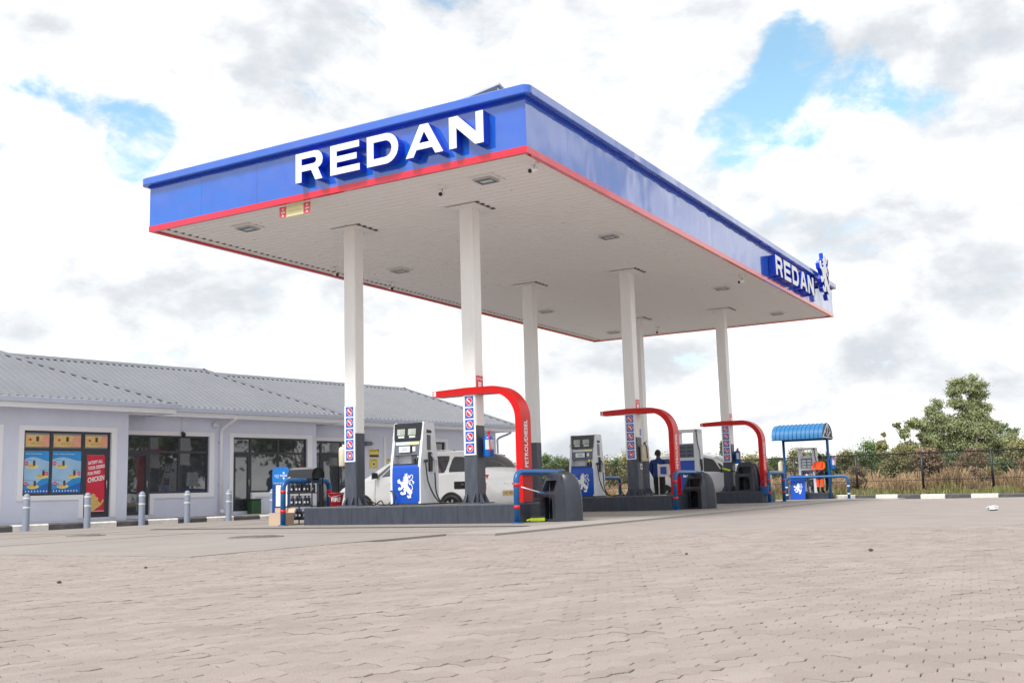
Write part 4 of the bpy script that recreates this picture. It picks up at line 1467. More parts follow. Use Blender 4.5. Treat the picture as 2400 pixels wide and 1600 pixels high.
# ================================================================== extinguishers
def extinguisher(x, y, z, ang, m_, label, r=.105, h=.42, lab=True):
    t = thing('fire_extinguisher', label, 'extinguisher', (x, y, z), ang, 'fire extinguishers on the columns')
    b = MB().lathe([(0, 0), (r * .9, 0), (r, .02), (r, h * .84), (r * .92, h * .92), (r * .6, h * .985), (.03, h), (.03, h + .04), (0, h + .04)], 18).build('cylinder', m_, t)
    if lab:
        mb = MB()
        vv, ff = [], []
        for k in range(7):
            a = radians(-70 + 20 * k)
            vv += [((r + .0015) * cos(a), (r + .0015) * sin(a), h * .35), ((r + .0015) * cos(a), (r + .0015) * sin(a), h * .8)]
        mb.add(vv, [(2 * i, 2 * i + 2, 2 * i + 3, 2 * i + 1) for i in range(6)])
        mb.build('label', 'lcd_pale', b)
    mb = MB()
    mb.box(-.02, .06, -.015, .015, h + .04, h + .06)
    mb.tube([(-.02, 0, h + .06), (.09, 0, h + .10)], .009, 6)
    mb.build('valve', 'sign_red' if m_ == 'ext_blue' else 'dark_metal', t)
    MB().tube(curve_pts([(.03, -.02, h + .04), (r + .012, -.06, h * .9), (r + .02, -.05, h * .5), (r + .005, -.03, h * .2)], 5), .012, 7).build('hose', 'band_red' if m_ == 'ext_blue' else 'black_rubber', t)
    bx('bracket', 'dark_metal', t, -r - .05, -r * .9, -.03, .03, h * .3, h * .7)


extinguisher(XB + .275, Y1 + .08, 1.26, radians(-25), 'ext_blue', 'blue fire extinguisher on the right face of the front right column')
extinguisher(XA - .255, Y1 - .05, 1.2, radians(180), 'ext_cream', 'cream fire extinguisher half hidden at the left of the front left column', lab=False)
extinguisher(XB + .27, Y2 + .05, 1.25, radians(-20), 'ext_cream', 'cream fire extinguisher on the column below the second red arch', r=.115, lab=False)
extinguisher(XB + .27, Y3 + .08, 1.25, radians(-20), 'ext_blue', 'blue fire extinguisher with pale label on the column below the far red arch')

# small stickers on column 2
t = thing('column_sticker', 'small white and blue sticker below the cream extinguisher on the second column', 'sticker', (XB + .1545, Y2, 0))
bx('print', 'sign_white', t, 0, .003, .0, .12, 1.05, 1.2)
bx('print_mark', 'sign_blue', t, .0031, .0045, .03, .09, 1.08, 1.15)
t = thing('column_sticker', 'small blue and red plate above the cream extinguisher on the second column', 'sticker', (XB + .1505, Y2, 0))
bx('print', 'sign_blue', t, 0, .003, .06, .14, 1.92, 2.1)


# ================================================================== fire buckets
def bucket(x, y, z, label, rot=0, txt=True):
    t = thing('fire_bucket', label, 'bucket', (x, y, z), rot, 'red fire buckets')
    b = MB().lathe([(0, 0), (.115, 0), (.165, .27), (.178, .275), (.178, .29), (.16, .29), (.108, .012), (0, .012)], 20).build('pail', 'red_plastic', t)
    MB().tube(curve_pts([(-.17, 0, .27), (-.13, -.1, .23), (0, -.165, .2), (.13, -.1, .23), (.17, 0, .27)], 5), .005, 6).build('handle', 'metal', t)
    if txt:
        mb = MB()
        fn = lambda u, v, d: ((.119 + v * .185 + .002) * sin(u), -(.119 + v * .185 + .002) * cos(u), v)
        text_on(mb, 'FIRE', fn, -.2, 1.25, .10, .19, .02)
        mb.build('lettering', 'sign_white', b)
    MB().lathe([(0, .2), (.148, .2)], 16).build('sand', 'joint', t)


bucket(-6.42, 2.75, HI, 'red fire bucket lettered FIRE on the left end of the nearest island', radians(8))
bucket(-3.05, 10.85, HI, 'red fire bucket on the second island beside the lion dispenser', 0, False)

# ================================================================== oil stand
t = thing('oil_poster_board', 'blue oil poster board with rounded top at the left end of the nearest island', 'sign board', (-8.12, 2.62, 0.2))
F = on_front(0)
bw = .5
outl = [(0, 0), (bw, 0), (bw, .93)] + arc(bw - .13, .93, .13, 10, 80, 5) + [(bw * .62, 1.055), (bw * .5, 1.04), (bw * .38, 1.055)] + arc(.13, .93, .13, 100, 170, 5) + [(0, .93)]
b = MB().prism([outl], -.02, 0, F).build('board', 'oil_deep', t)
MB().prism([[(.002, .72), (bw - .002, .72), (bw - .002, .93)] + arc(bw - .13, .93, .128, 10, 80, 5) + [(bw * .62, 1.053), (bw * .5, 1.038), (bw * .38, 1.053)] + arc(.13, .93, .128, 100, 170, 5) + [(.002, .93)]], 0, .001, F).build('bright_head', 'oil_head', b)
mb = MB()
text_on(mb, 'FUCHS', F, .235, .435, .845, .885, .02, d=.0015)
mb.prism([[(.30, .905), (.37, .905), (.335, .955)]], .001, .002, F)
mb.prism([[(.30, .825), (.37, .825), (.335, .775)]], .001, .002, F)
text_on(mb, 'LUBRICANTS', F, .06, .2, .87, .89, d=.0015)
text_on(mb, 'TECHNOLOGY', F, .06, .2, .84, .86, d=.0015)
text_on(mb, 'PAYS BACK', F, .1, .2, .815, .83, d=.0015)
text_on(mb, 'CHOOSE YOUR MOBILE', F, .03, .47, .69, .715, .01, d=.0015)
mb.prism([rect(.11, .47, .2, .66)], .001, .002, F)
text_on(mb, 'OIL', F, .16, .24, .12, .15, .01, d=.0015)
text_on(mb, 'CARE', F, .33, .44, .12, .15, .01, d=.0015)
mb.build('print', 'sign_white', b)
mb = MB()
for k in range(9):
    mb.prism([rect(.14, .44, .24 + k * .045, .243 + k * .045)], .002, .0025, F)
mb.build('price_lines', 'gutter', b)
for u in (.06, .44):
    MB().tube([(u, .05, -.2), (u, .02, .2)], .012, 6).build('leg', 'dark_metal', t)

t = thing('oil_rack', 'black wire rack of oil bottles between the poster board and the nearest island', 'rack', (-7.6, 2.55, 0.0))
for xx in (0, .68):
    for yy in (0, .36):
        MB().tube([(xx, yy, 0.0), (xx, yy, 1.02)], .014, 8).build('upright', 'black', t)
for zz in (.1, .38, .66, .92):
    s_ = MB().box(-.01, .69, -.01, .37, zz, zz + .018)
    for q in range(5):
        s_.box(-.01, .69, -.016, -.010, zz + .0, zz + .05)
        break
    s_.build('shelf', 'black', t)
mb = MB()
mb.prism([[(-.02, .98), (.40, .98), (.40, 1.10), (.33, 1.19), (.18, 1.225), (.05, 1.18), (-.01, 1.08)]], -.01, .69, lambda u, v, d: (d, u, v))
mb.build('hood', 'pump_black', t)
MB().tube([(.1, -.02, 1.02), (.02, -.03, 1.0), (-.02, -.03, .9)], .01, 6).build('hook', 'metal', t)
nb = 0
bot = None
for li, zz in enumerate((.118, .398, .678)):
    for q in range(6):
        if (li == 0 and q in (0, 4)) or (li == 1 and q == 5):
            continue
        x_, y_ = -7.53 + q * .115, 2.62 + .02 * (q % 2)
        lb_ = f'black oil bottle on the {("lowest", "middle", "upper")[li]} rack shelf, {("first", "second", "third", "fourth", "fifth", "sixth")[q]} from the left'
        if bot is None:
            bot = thing('oil_bottle', lb_, 'bottle', (x_, y_, zz), 0, 'oil bottles on the black rack')
            MB().bevbox(-.042, .042, -.03, .03, 0, .17, b=.012).build('bottle_body', 'black', bot)
            MB().lathe([(.022, .165), (.022, .215), (0, .217)], 10).build('cap', 'pump_grey', bot)
            bx('bottle_label', 'gutter', bot, -.022, .022, -.0325, -.0305, .06, .10)
        else:
            c = dup(bot, lb_, (x_, y_, zz), random.uniform(-.2, .2))

def carton(x, y, z, w, d, h, rot, label, flap=True):
    t = thing('cardboard_box', label, 'box', (x, y, z), rot, 'cardboard boxes below the oil poster board')
    bx('carton', 'cardboard', t, -w / 2, w / 2, -d / 2, d / 2, 0, h)
    bx('tape', 'cardboard_dark', t, -w / 2 - .0008, w / 2 + .0008, -.025, .025, h - .0, h + .0015)
    if flap:
        MB().hexa([(-w / 2, d / 2, h), (w / 2, d / 2, h), (w / 2, d / 2 + .004, h), (-w / 2, d / 2 + .004, h), (-w / 2, d / 2 + .05, h + .09), (w / 2, d / 2 + .05, h + .09), (w / 2, d / 2 + .054, h + .09), (-w / 2, d / 2 + .054, h + .09)]).build('flap', 'cardboard', t)


carton(-7.42, 2.15, 0.006, .44, .3, .26, radians(-3), 'tan cardboard box on the ground below the oil poster board')
carton(-7.55, 2.36, 0.268, .30, .2, .1, radians(6), 'brown carton lying on top of the tan cardboard box', False)

# ================================================================== stand and meter box
t = thing('notice_stand', 'white notice stand with blue square on the second island', 'stand', (-2.36, 10.86, HI))
b = bx('board', 'sign_white', t, 0, .33, -.012, 0, .48, .80)
bx('blue_square', 'sign_blue', b, .08, .25, -.0145, -.0125, .54, .735)
MB().tube([(.012, .012, 0), (.012, .012, .82)], .016, 8).build('post', 'sign_white', t)
bx('foot', 'metal', t, -.12, .15, -.1, .12, 0, .015)
t = thing('meter_box', 'pale grey metal box on a post behind the white minivan', 'box', (-6.83, 10.25, 0))
bx('cabinet', 'pump_white', t, -.13, .13, -.16, .16, 1.08, 1.60, bev=.01)
bx('cabinet_door', 'sign_white', t, -.11, .11, -.166, -.1605, 1.11, 1.57)
MB().tube([(0, 0, 0), (0, 0, 1.08)], .03, 8).build('post', 'dark_metal', t)


# ================================================================== cars
def hermite(xs, ys):
    xs, ys = np.array(xs, float), np.array(ys, float)
    d = np.diff(ys) / np.diff(xs)
    m_ = np.zeros_like(ys)
    m_[0], m_[-1] = d[0], d[-1]
    for i in range(1, len(ys) - 1):
        m_[i] = 0 if d[i - 1] * d[i] <= 0 else 2 * d[i - 1] * d[i] / (d[i - 1] + d[i])

    def f(x):
        x = min(max(x, xs[0]), xs[-1])
        i = min(max(np.searchsorted(xs, x) - 1, 0), len(xs) - 2)
        h = xs[i + 1] - xs[i]
        t = (x - xs[i]) / h
        return float((2 * t ** 3 - 3 * t * t + 1) * ys[i] + (t ** 3 - 2 * t * t + t) * h * m_[i] + (-2 * t ** 3 + 3 * t * t) * ys[i + 1] + (t ** 3 - t * t) * h * m_[i + 1])
    return f


def car(label, loc, rot, st, windows, ws, rear, wheels, R, paint='car_white', plate=True, fuel=None, lights=None, head=None, group='white cars at the station'):
    t = thing('parked_car', label, 'car', loc, rot, group)
    X = [s[0] for s in st]
    zu, zb, zt, wl, wb, wt = (hermite(X, [s[k] for s in st]) for k in range(1, 7))

    def sec(x):
        a, b, c, l_, w, tp = zu(x), zb(x), zt(x), wl(x), wb(x), wt(x)
        k = min(max((c - b) / .45, 0), 1)
        return [(0, a), (l_ * .8, a), (l_, a + .07), (max(l_, w) + .015, a + .45 * (b - a)), (w, b - .01), (w - .012, b + .03 * k), (tp, c - .075 * k - .004), (tp - .11 * k - .03, c - .02 * k - .001), (0, c)]
    xs = np.unique(np.concatenate([np.linspace(X[0], X[-1], 64), X]))
    mb = MB()
    vv, ff = [], []
    n = 17
    for x in xs:
        s_ = sec(x)
        full = [(-y, z) for y, z in s_[::-1]] + [(y, z) for y, z in s_[1:]]
        n = len(full)
        vv += [(x, y, z) for y, z in full]
    for i in range(len(xs) - 1):
        for k in range(n - 1):
            ff.append((i * n + k, i * n + k + 1, (i + 1) * n + k + 1, (i + 1) * n + k))
    ff.append(tuple(range(n)))
    ff.append(tuple(range((len(xs) - 1) * n, len(xs) * n)))
    mb.add(vv, ff, 0, True)
    body = mb.build('body', paint, t)

    def glass_side(x0b, x1b, x0t, x1t, t0, t1, nm='window', m_='car_glass', push=.007):
        for s_ in (-1, 1):
            g = MB()
            vv, ff = [], []
            a_, b_ = 9, 6
            for i in range(a_):
                for j in range(b_):
                    tt = j / (b_ - 1)
                    f_ = i / (a_ - 1)
                    # rounded corners
                    x = (x0b + (x1b - x0b) * f_) * (1 - tt) + (x0t + (x1t - x0t) * f_) * tt
                    q = t0 + (t1 - t0) * tt
                    if i in (0, a_ - 1) and j in (0, b_ - 1):
                        x += (.03 if i == 0 else -.03)
                    s5, s6 = sec(x)[5], sec(x)[6]
                    vv.append((x, s_ * (s5[0] + (s6[0] - s5[0]) * q + push), s5[1] + (s6[1] - s5[1]) * q))
            for i in range(a_ - 1):
                for j in range(b_ - 1):
                    ff.append((i * b_ + j, (i + 1) * b_ + j, (i + 1) * b_ + j + 1, i * b_ + j + 1))
            g.add(vv, ff, 0, True)
            g.build(nm, m_, body)

    for w in windows:
        glass_side(*w)

    def glass_top(x0, x1, nm, inset=.05, push=.007):
        g = MB()
        vv, ff = [], []
        a_ = 8
        for i in range(a_):
            x = x0 + (x1 - x0) * i / (a_ - 1)
            s_ = sec(x)
            e = .02
            dz = (zt(x + e) - zt(x - e)) / (2 * e)
            nl = math.hypot(1, dz)
            row = [(-s_[6][0] + inset * .6, s_[6][1]), (-s_[7][0] + inset * .3, s_[7][1]), (0, s_[8][1]), (s_[7][0] - inset * .3, s_[7][1]), (s_[6][0] - inset * .6, s_[6][1])]
            for y, z in row:
                vv.append((x - push * dz / nl * 1.4, y, z + push / nl * 1.4 + .004))
        for i in range(a_ - 1):
            for j in range(4):
                ff.append((i * 5 + j, i * 5 + j + 1, (i + 1) * 5 + j + 1, (i + 1) * 5 + j))
        g.add(vv, ff, 0, True)
        g.build(nm, 'car_glass', body)
    glass_top(*ws, 'windscreen')
    glass_top(*rear, 'rear_window')
    # wheels and arches
    for xw in wheels:
        for s_ in (-1, 1):
            hw = wl(xw) + .015
            MB().lathe([(R + .04, hw - .03), (R + .04, hw + .012), (R + .02, hw + .014), (0, hw - .0)] if s_ > 0 else [(R + .04, -hw + .03), (R + .04, -hw - .012), (R + .02, -hw - .014), (0, -hw)], 26, c=(xw, 0, R + .01), axis='y').build('wheel_arch', 'black', body)
            w_ = link('wheel', None, t, (xw, s_ * (hw - .07), R))
            MB().lathe([(R * .62, -.09), (R * .95, -.09), (R, -.06), (R, .06), (R * .95, .095), (R * .66, .1), (R * .62, .08)], 28, axis='y').build('tyre', 'black_rubber', w_)
            rm = MB()
            o_ = s_ * .07
            rm.lathe([(R * .63, s_ * .085), (R * .6, s_ * .05), (R * .2, s_ * .06), (R * .16, s_ * .085), (0, s_ * .085)], 24, axis='y')
            for q in range(7):
                a = 2 * pi * q / 7
                ca, sa = cos(a), sin(a)
                p, e = R * .18, R * .6
                wdt = .022
                rm.hexa([(p * ca - wdt * sa, o_, p * sa + wdt * ca), (e * ca - wdt * sa, o_, e * sa + wdt * ca), (e * ca + wdt * sa, o_, e * sa - wdt * ca), (p * ca + wdt * sa, o_, p * sa - wdt * ca),
                         (p * ca - wdt * sa, o_ + s_ * .02, p * sa + wdt * ca), (e * ca - wdt * sa, o_ + s_ * .02, e * sa + wdt * ca), (e * ca + wdt * sa, o_ + s_ * .02, e * sa - wdt * ca), (p * ca + wdt * sa, o_ + s_ * .02, p * sa - wdt * ca)])
            rm.build('rim', 'metal', w_)
    Lx = X[-1]
    # door seams
    for xd in lights['seams']:
        for s_ in (-1, 1):
            pts = []
            for q in np.linspace(.12, 1, 7):
                z = zu(xd) + q * (zb(xd) - zu(xd))
                s4 = sec(xd)
                y = np.interp(z, [s4[2][1], s4[3][1], s4[4][1]], [s4[2][0], s4[3][0], s4[4][0]])
                pts.append((xd, s_ * (y + .001), z))
            MB().tube(pts, .006, 5).build('door_seam', 'black', body)
    for xd in lights['handles']:
        for s_ in (-1, 1):
            z = zb(xd) - .1
            y = sec(xd)[4][0] + .012
            bx('door_handle', paint, body, xd - .09, xd + .09, s_ * y - .012, s_ * y + .012, z - .014, z + .014)
    xm = lights['mirror']
    for s_ in (-1, 1):
        y = sec(xm)[5][0]
        MB().bevbox(xm - .05, xm + .04, s_ * (y + .105) - .085, s_ * (y + .105) + .085, zb(xm) + .03, zb(xm) + .155, b=.028).build('mirror', 'black' if paint == 'car_white' else paint, body)
        MB().tube([(xm, s_ * (y - .01), zb(xm) + .04), (xm, s_ * (y + .06), zb(xm) + .06)], .018, 6).build('mirror_arm', 'black', body)
    # head and tail lamps
    for s_ in (-1, 1):
        for (x0, x1, y0, y1, z0, z1, m_, nm) in lights['lamps']:
            g = MB()
            vv, ff = [], []
            for i in range(5):
                x = x0 + (x1 - x0) * i / 4
                for j in range(4):
                    z = z0 + (z1 - z0) * j / 3
                    s4 = sec(x)
                    y = np.interp(z, [s4[2][1], s4[3][1], s4[4][1], s4[5][1] + .001, s4[6][1] + .01], [s4[2][0], s4[3][0], s4[4][0], s4[5][0], s4[6][0]])
                    vv.append((x, s_ * (y + .007), z))
            for i in range(4):
                for j in range(3):
                    ff.append((i * 4 + j, (i + 1) * 4 + j, (i + 1) * 4 + j + 1, i * 4 + j + 1))
            g.add(vv, ff, 0, True)
            g.build(nm, m_, body)
    if plate:
        zp = lights.get('platez', .45)
        bx('number_plate', 'poster_tan', body, -.012 + lights.get('px', 0), .0 + lights.get('px', 0), -.22, .22, zp - .055, zp + .055)
        mb = MB()
        text_on(mb, 'ABT 4821', lambda u, v, d: (-.0125 + lights.get('px', 0), -u, v), -.19, .19, zp - .03, zp + .03)
        mb.build('plate_text', 'black', body)
        bx('tailgate_handle', paint, body, lights.get('hx', .0) - .02, lights.get('hx', .0) + .02, -.1, .1, .74, .775)
    mb = MB()
    for y in (-.45, .45):
        mb.tube([(Lx * .28, y, zt(Lx * .28) + .012), (Lx * .52, y, zt(Lx * .52) + .012)], .012, 6)
    mb.build('roof_rail', paint, body)
    MB().lathe([(0, .0), (.02, 0), (.012, .02), (0, .03)], 8, c=(Lx * .33, 0, zt(Lx * .33))).build('aerial_base', 'black', body)
    return t, sec, body


MPV = [(0.0, .40, .60, .62, .60, .68, .55), (.05, .30, .80, .84, .74, .78, .66), (.10, .27, .93, .99, .79, .82, .70), (.26, .24, .97, 1.27, .83, .84, .70), (.46, .22, .97, 1.44, .845, .85, .66), (.9, .20, .965, 1.505, .85, .855, .63),
       (1.7, .19, .955, 1.525, .855, .855, .62), (2.35, .19, .94, 1.49, .855, .855, .63), (2.75, .20, .93, 1.36, .85, .85, .66), (3.15, .21, .91, 1.10, .845, .84, .72), (3.40, .22, .87, .95, .84, .835, .76), (3.75, .24, .81, .86, .835, .82, .74), (4.05, .26, .70, .77, .81, .79, .70), (4.16, .28, .60, .66, .78, .76, .66), (4.22, .33, .52, .56, .72, .70, .6)]
ls1 = dict(seams=(1.32, 2.28, 3.0), handles=(1.55, 2.5), mirror=2.95, platez=.55, px=-.005, hx=.045,
           lamps=((.06, .22, 0, 0, .62, .95, 'sign_red', 'tail_lamp'), (3.86, 4.14, 0, 0, .54, .68, 'lcd_pale', 'head_lamp'), (3.42, 3.46, 0, 0, .66, .70, 'hivis', 'indicator')))
t, sec, body = car('white minivan with open fuel flap parked behind the nearest island', (-3.58, 5.17, 0.006), pi, MPV,
                   [(.42, 1.02, .62, .98, .08, .86), (1.10, 1.86, 1.06, 1.86, .06, .90), (1.95, 2.86, 1.95, 2.52, .06, .90), (2.92, 3.18, 2.62, 2.72, .06, .80)],
                   (2.62, 3.30), (.16, .44), (.92, 3.36), .275, lights=ls1)
# open fuel flap recess on the side that faces the camera (local +y)
y = .872
bx('fuel_recess', 'black', body, .52, .84, y - .01, y + .002, .66, .82)
MB().lathe([(0, .02), (.045, .02), (.05, 0)], 12, c=(.62, y + .002, .735), axis='y').build('fuel_cap', 'dark_metal', body)

HAT = [(0.0, .42, .62, .66, .58, .66, .55), (.05, .30, .86, .92, .74, .78, .66), (.12, .27, 1.02, 1.14, .79, .82, .68), (.30, .24, 1.05, 1.50, .83, .84, .64), (.55, .22, 1.04, 1.66, .845, .85, .61), (1.0, .20, 1.03, 1.71, .85, .855, .60),
       (1.9, .19, 1.01, 1.71, .855, .855, .60), (2.5, .19, .99, 1.61, .855, .855, .61), (3.0, .20, .97, 1.36, .85, .85, .65), (3.42, .22, .95, 1.08, .84, .83, .72), (3.72, .24, .88, .94, .82, .80, .68), (3.95, .27, .74, .80, .76, .74, .6), (4.08, .34, .58, .61, .60, .62, .5)]
ls2 = dict(seams=(1.25, 2.2, 3.0), handles=(1.5, 2.45), mirror=2.98, platez=.55, px=-.005, hx=.04,
           lamps=((.07, .2, 0, 0, .7, 1.05, 'sign_red', 'tail_lamp'), (3.75, 3.98, 0, 0, .64, .8, 'lcd_pale', 'head_lamp')))
car2, sec2, body2 = car('white compact car with a driver, standing behind the far island', (-6.55, 20.45, 0.006), 0, HAT,
                        [(.40, 1.05, .55, 1.0, .06, .84), (1.12, 1.95, 1.1, 1.95, .06, .9), (2.05, 2.95, 2.05, 2.62, .06, .9), (3.0, 3.28, 2.72, 2.86, .06, .8)],
                        (2.6, 3.38), (.16, .5), (.85, 3.25), .30, lights=ls2)
car3, _, _ = car('white car parked far behind the minivan near the boundary fence', (-17.0, 23.2, gz(23.2)), 0, MPV,
                 [(.42, 1.02, .62, .98, .08, .86), (1.10, 1.86, 1.06, 1.86, .06, .90), (1.95, 2.86, 1.95, 2.52, .06, .90), (2.92, 3.18, 2.62, 2.72, .06, .80)],
                 (2.62, 3.30), (.16, .44), (.92, 3.36), .275, lights=ls1)


# ================================================================== people
def person(label, loc, rot, joints, edges, zones, hairm='hair', head=None, long_hair=False, group='people at the pumps'):
    t = thing('person', label, 'person', loc, rot, group)
    names = list(joints)
    idx = {n: i for i, n in enumerate(names)}
    me = bpy.data.meshes.new('person_body')
    me.from_pydata([joints[n][0] for n in names], [(idx[a], idx[b]) for a, b in edges], [])
    tmp = bpy.data.objects.new('tmp', me)
    COL.objects.link(tmp)
    mod = tmp.modifiers.new('skin', 'SKIN')
    mod.use_smooth_shade = True
    sk = me.skin_vertices[0].data
    for n in names:
        r = joints[n][1]
        sk[idx[n]].radius = (r if isinstance(r, tuple) else (r, r))
        sk[idx[n]].use_root = (n == 'pelvis')
    sub = tmp.modifiers.new('sub', 'SUBSURF')
    sub.levels = sub.render_levels = 2
    bpy.context.view_layer.update()
    m2 = bpy.data.meshes.new_from_object(tmp.evaluated_get(bpy.context.evaluated_depsgraph_get()))
    bpy.data.objects.remove(tmp)
    mats = []
    for z_ in zones:
        if z_[1] not in mats:
            mats.append(z_[1])
    for m_ in mats:
        m2.materials.append(M[m_])
    for p in m2.polygons:
        p.use_smooth = True
        c = p.center
        for test, m_ in zones:
            if test(c):
                p.material_index = mats.index(m_)
                break
    b = link('person_body', m2, t)
    hp = Vector(joints['head'][0])
    # face and hair
    hb = MB()
    n1, n2 = 10, 14
    vv = []
    for a in range(n1):
        for k in range(n2):
            th, ph = pi * .62 * a / (n1 - 1), 2 * pi * k / n2
            fz = 1.0
            rr = 1.0 + .05 * sin(5 * ph + 3 * th) * sin(th)
            x, yy, z = .094 * rr * sin(th) * cos(ph), .108 * rr * sin(th) * sin(ph), .128 * cos(th)
            if yy < -.04 and z < .05:
                yy = -.04 - (yy + .04) * .1
            vv.append((hp.x + x, hp.y + .014 + yy, hp.z + .014 + z))
    ff = [(a * n2 + k, a * n2 + (k + 1) % n2, (a + 1) * n2 + (k + 1) % n2, (a + 1) * n2 + k) for a in range(n1 - 1) for k in range(n2)]
    hb.add(vv, ff, 0, True)
    hb.build('hair', hairm, t, fixn=True)
    fc = MB()
    for s_ in (-1, 1):
        fc.lathe([(0, -.008), (.011, -.004), (.011, .004), (0, .008)], 8, c=(hp.x + s_ * .033, hp.y - .094, hp.z + .006), axis='y')
    fc.build('eye', 'black', b)
    fc = MB()
    fc.hexa([(hp.x - .014, hp.y - .09, hp.z - .035), (hp.x + .014, hp.y - .09, hp.z - .035), (hp.x + .006, hp.y - .088, hp.z + .01), (hp.x - .006, hp.y - .088, hp.z + .01),
             (hp.x - .01, hp.y - .116, hp.z - .03), (hp.x + .01, hp.y - .116, hp.z - .03), (hp.x + .004, hp.y - .098, hp.z + .008), (hp.x - .004, hp.y - .098, hp.z + .008)])
    for s_ in (-1, 1):
        fc.hexa([(hp.x + s_ * .088, hp.y - .01, hp.z - .03), (hp.x + s_ * .1, hp.y + .012, hp.z - .025), (hp.x + s_ * .1, hp.y + .016, hp.z + .025), (hp.x + s_ * .088, hp.y - .006, hp.z + .025),
                 (hp.x + s_ * .08, hp.y - .006, hp.z - .03), (hp.x + s_ * .09, hp.y + .02, hp.z - .025), (hp.x + s_ * .09, hp.y + .024, hp.z + .025), (hp.x + s_ * .08, hp.y, hp.z + .025)])
    fc.box(hp.x - .024, hp.x + .024, hp.y - .096, hp.y - .088, hp.z - .062, hp.z - .054)
    fc.build('face_features', 'skin', b)
    return t


BASE_E = [('pelvis', 'waist'), ('waist', 'chest'), ('chest', 'neckb'), ('neckb', 'neck'), ('neck', 'head'), ('head', 'crown'),
          ('chest', 'shL'), ('shL', 'elL'), ('elL', 'wrL'), ('wrL', 'palL'), ('chest', 'shR'), ('shR', 'elR'), ('elR', 'wrR'), ('wrR', 'palR'),
          ('pelvis', 'hipL'), ('hipL', 'knL'), ('knL', 'anL'), ('anL', 'toL'), ('pelvis', 'hipR'), ('hipR', 'knR'), ('knR', 'anR'), ('anR', 'toR')]
for s_ in 'LR':
    for k in range(4):
        BASE_E += [('pal' + s_, f'f{k}{s_}'), (f'f{k}{s_}', f'g{k}{s_}')]
    BASE_E += [('wr' + s_, 'th' + s_)]


def figure(h=1.7, elL=(-.27, .03, 1.13), wrL=(-.27, -.1, .90), elR=(.27, .03, 1.13), wrR=(.27, -.1, .90), lean=0.0, headfw=0.0, stance=.1, bulk=1.0, jacket=1.0):
    k = h / 1.7
    j = dict(pelvis=((0, 0, .93), (.155 * bulk, .105)), waist=((0, lean * .2, 1.06), (.14 * bulk, .1)), chest=((0, lean * .6, 1.28), (.17 * bulk, .115)), neckb=((0, lean * .9, 1.42), (.085, .07)), neck=((0, lean + headfw * .4, 1.475), .052),
             head=((0, lean + headfw, 1.58), (.078, .092)), crown=((0, lean + headfw, 1.645), (.06, .07)),
             shL=((-.185 * bulk, lean * .8, 1.375), .068), shR=((.185 * bulk, lean * .8, 1.375), .068), elL=(elL, .055 * bulk), elR=(elR, .055 * bulk), wrL=(wrL, .033), wrR=(wrR, .033),
             hipL=((-.09, 0, .87), .10 * bulk), hipR=((.09, 0, .87), .10 * bulk), knL=((-stance, -.02, .49), .074 * bulk), knR=((stance, -.02, .49), .074 * bulk),
             anL=((-stance, .02, .085), .054 * bulk), anR=((stance, .02, .085), .054 * bulk), toL=((-stance - .03, -.15, .035), (.04, .03)), toR=((stance + .03, -.15, .035), (.04, .03)))
    for s_, el, wr, sg in (('L', elL, wrL, -1), ('R', elR, wrR, 1)):
        d = (Vector(wr) - Vector(el)).normalized()
        side = d.cross(Vector((0, 0, 1)))
        side = side.normalized() if side.length > .1 else Vector((1, 0, 0))
        pal = Vector(wr) + d * .06
        j['pal' + s_] = (tuple(pal), (.03, .022))
        for q in range(4):
            o = side * (q - 1.5) * .019
            ln = (.035, .043, .04, .03)[q]
            a = pal + o + d * (.03 + ln)
            j[f'f{q}{s_}'] = (tuple(a), .0095)
            j[f'g{q}{s_}'] = (tuple(a + d * ln * .6 + Vector((0, -.012, -.02))), .008)
        j['th' + s_] = (tuple(Vector(wr) + d * .055 - side * .045), .011)
    return {n: ((p[0][0] * k, p[0][1] * k, p[0][2] * k), (tuple(a * k for a in p[1]) if isinstance(p[1], tuple) else p[1] * k)) for n, p in j.items()}


# attendant in the blue jacket, seen from behind, beyond the second island
J = figure(1.68, elL=(-.26, .02, 1.15), wrL=(-.25, -.16, .98), elR=(.26, .03, 1.12), wrR=(.24, -.10, .90), bulk=1.35, stance=.085)
person('person in navy blue jacket and black trousers seen from behind, beyond the second island', (-4.0, 14.95, 0.006), radians(172), J, BASE_E,
       [(lambda c: c.z > 1.44, 'skin'), (lambda c: abs(c.x) > .2 and c.y < -.17 * .9 and c.z < 1.02, 'skin'), (lambda c: c.z > .90 or abs(c.x) > .23, 'navy'), (lambda c: c.z > .09, 'black_cloth'), (lambda c: True, 'black_cloth')])

# driver at the wheel of the compact car
J = figure(1.66, elL=(-.27, -.1, 1.13), wrL=(-.16, -.34, 1.2), elR=(.27, -.1, 1.13), wrR=(.16, -.34, 1.2))
J = {n: ((p[0][0], p[0][1], p[0][2] - .28), p[1]) for n, p in J.items() if not n.startswith(('kn', 'an', 'to'))}
E2 = [e for e in BASE_E if e[0] in J and e[1] in J]
person('driver with brown face at the open window of the white compact car', (-4.12, 20.0, 0.0), radians(65), J, E2,
       [(lambda c: c.z > 1.15, 'skin'), (lambda c: c.y < -.3, 'skin'), (lambda c: True, 'navy_dark')])

# ================================================================== the blue roofed pump beyond the canopy
SK = 1.28


def far(x, y, z):
    return Vector((CAM.x + SK * (x - CAM.x), CAM.y + SK * (y - CAM.y), CAM.z + SK * (z - CAM.z)))


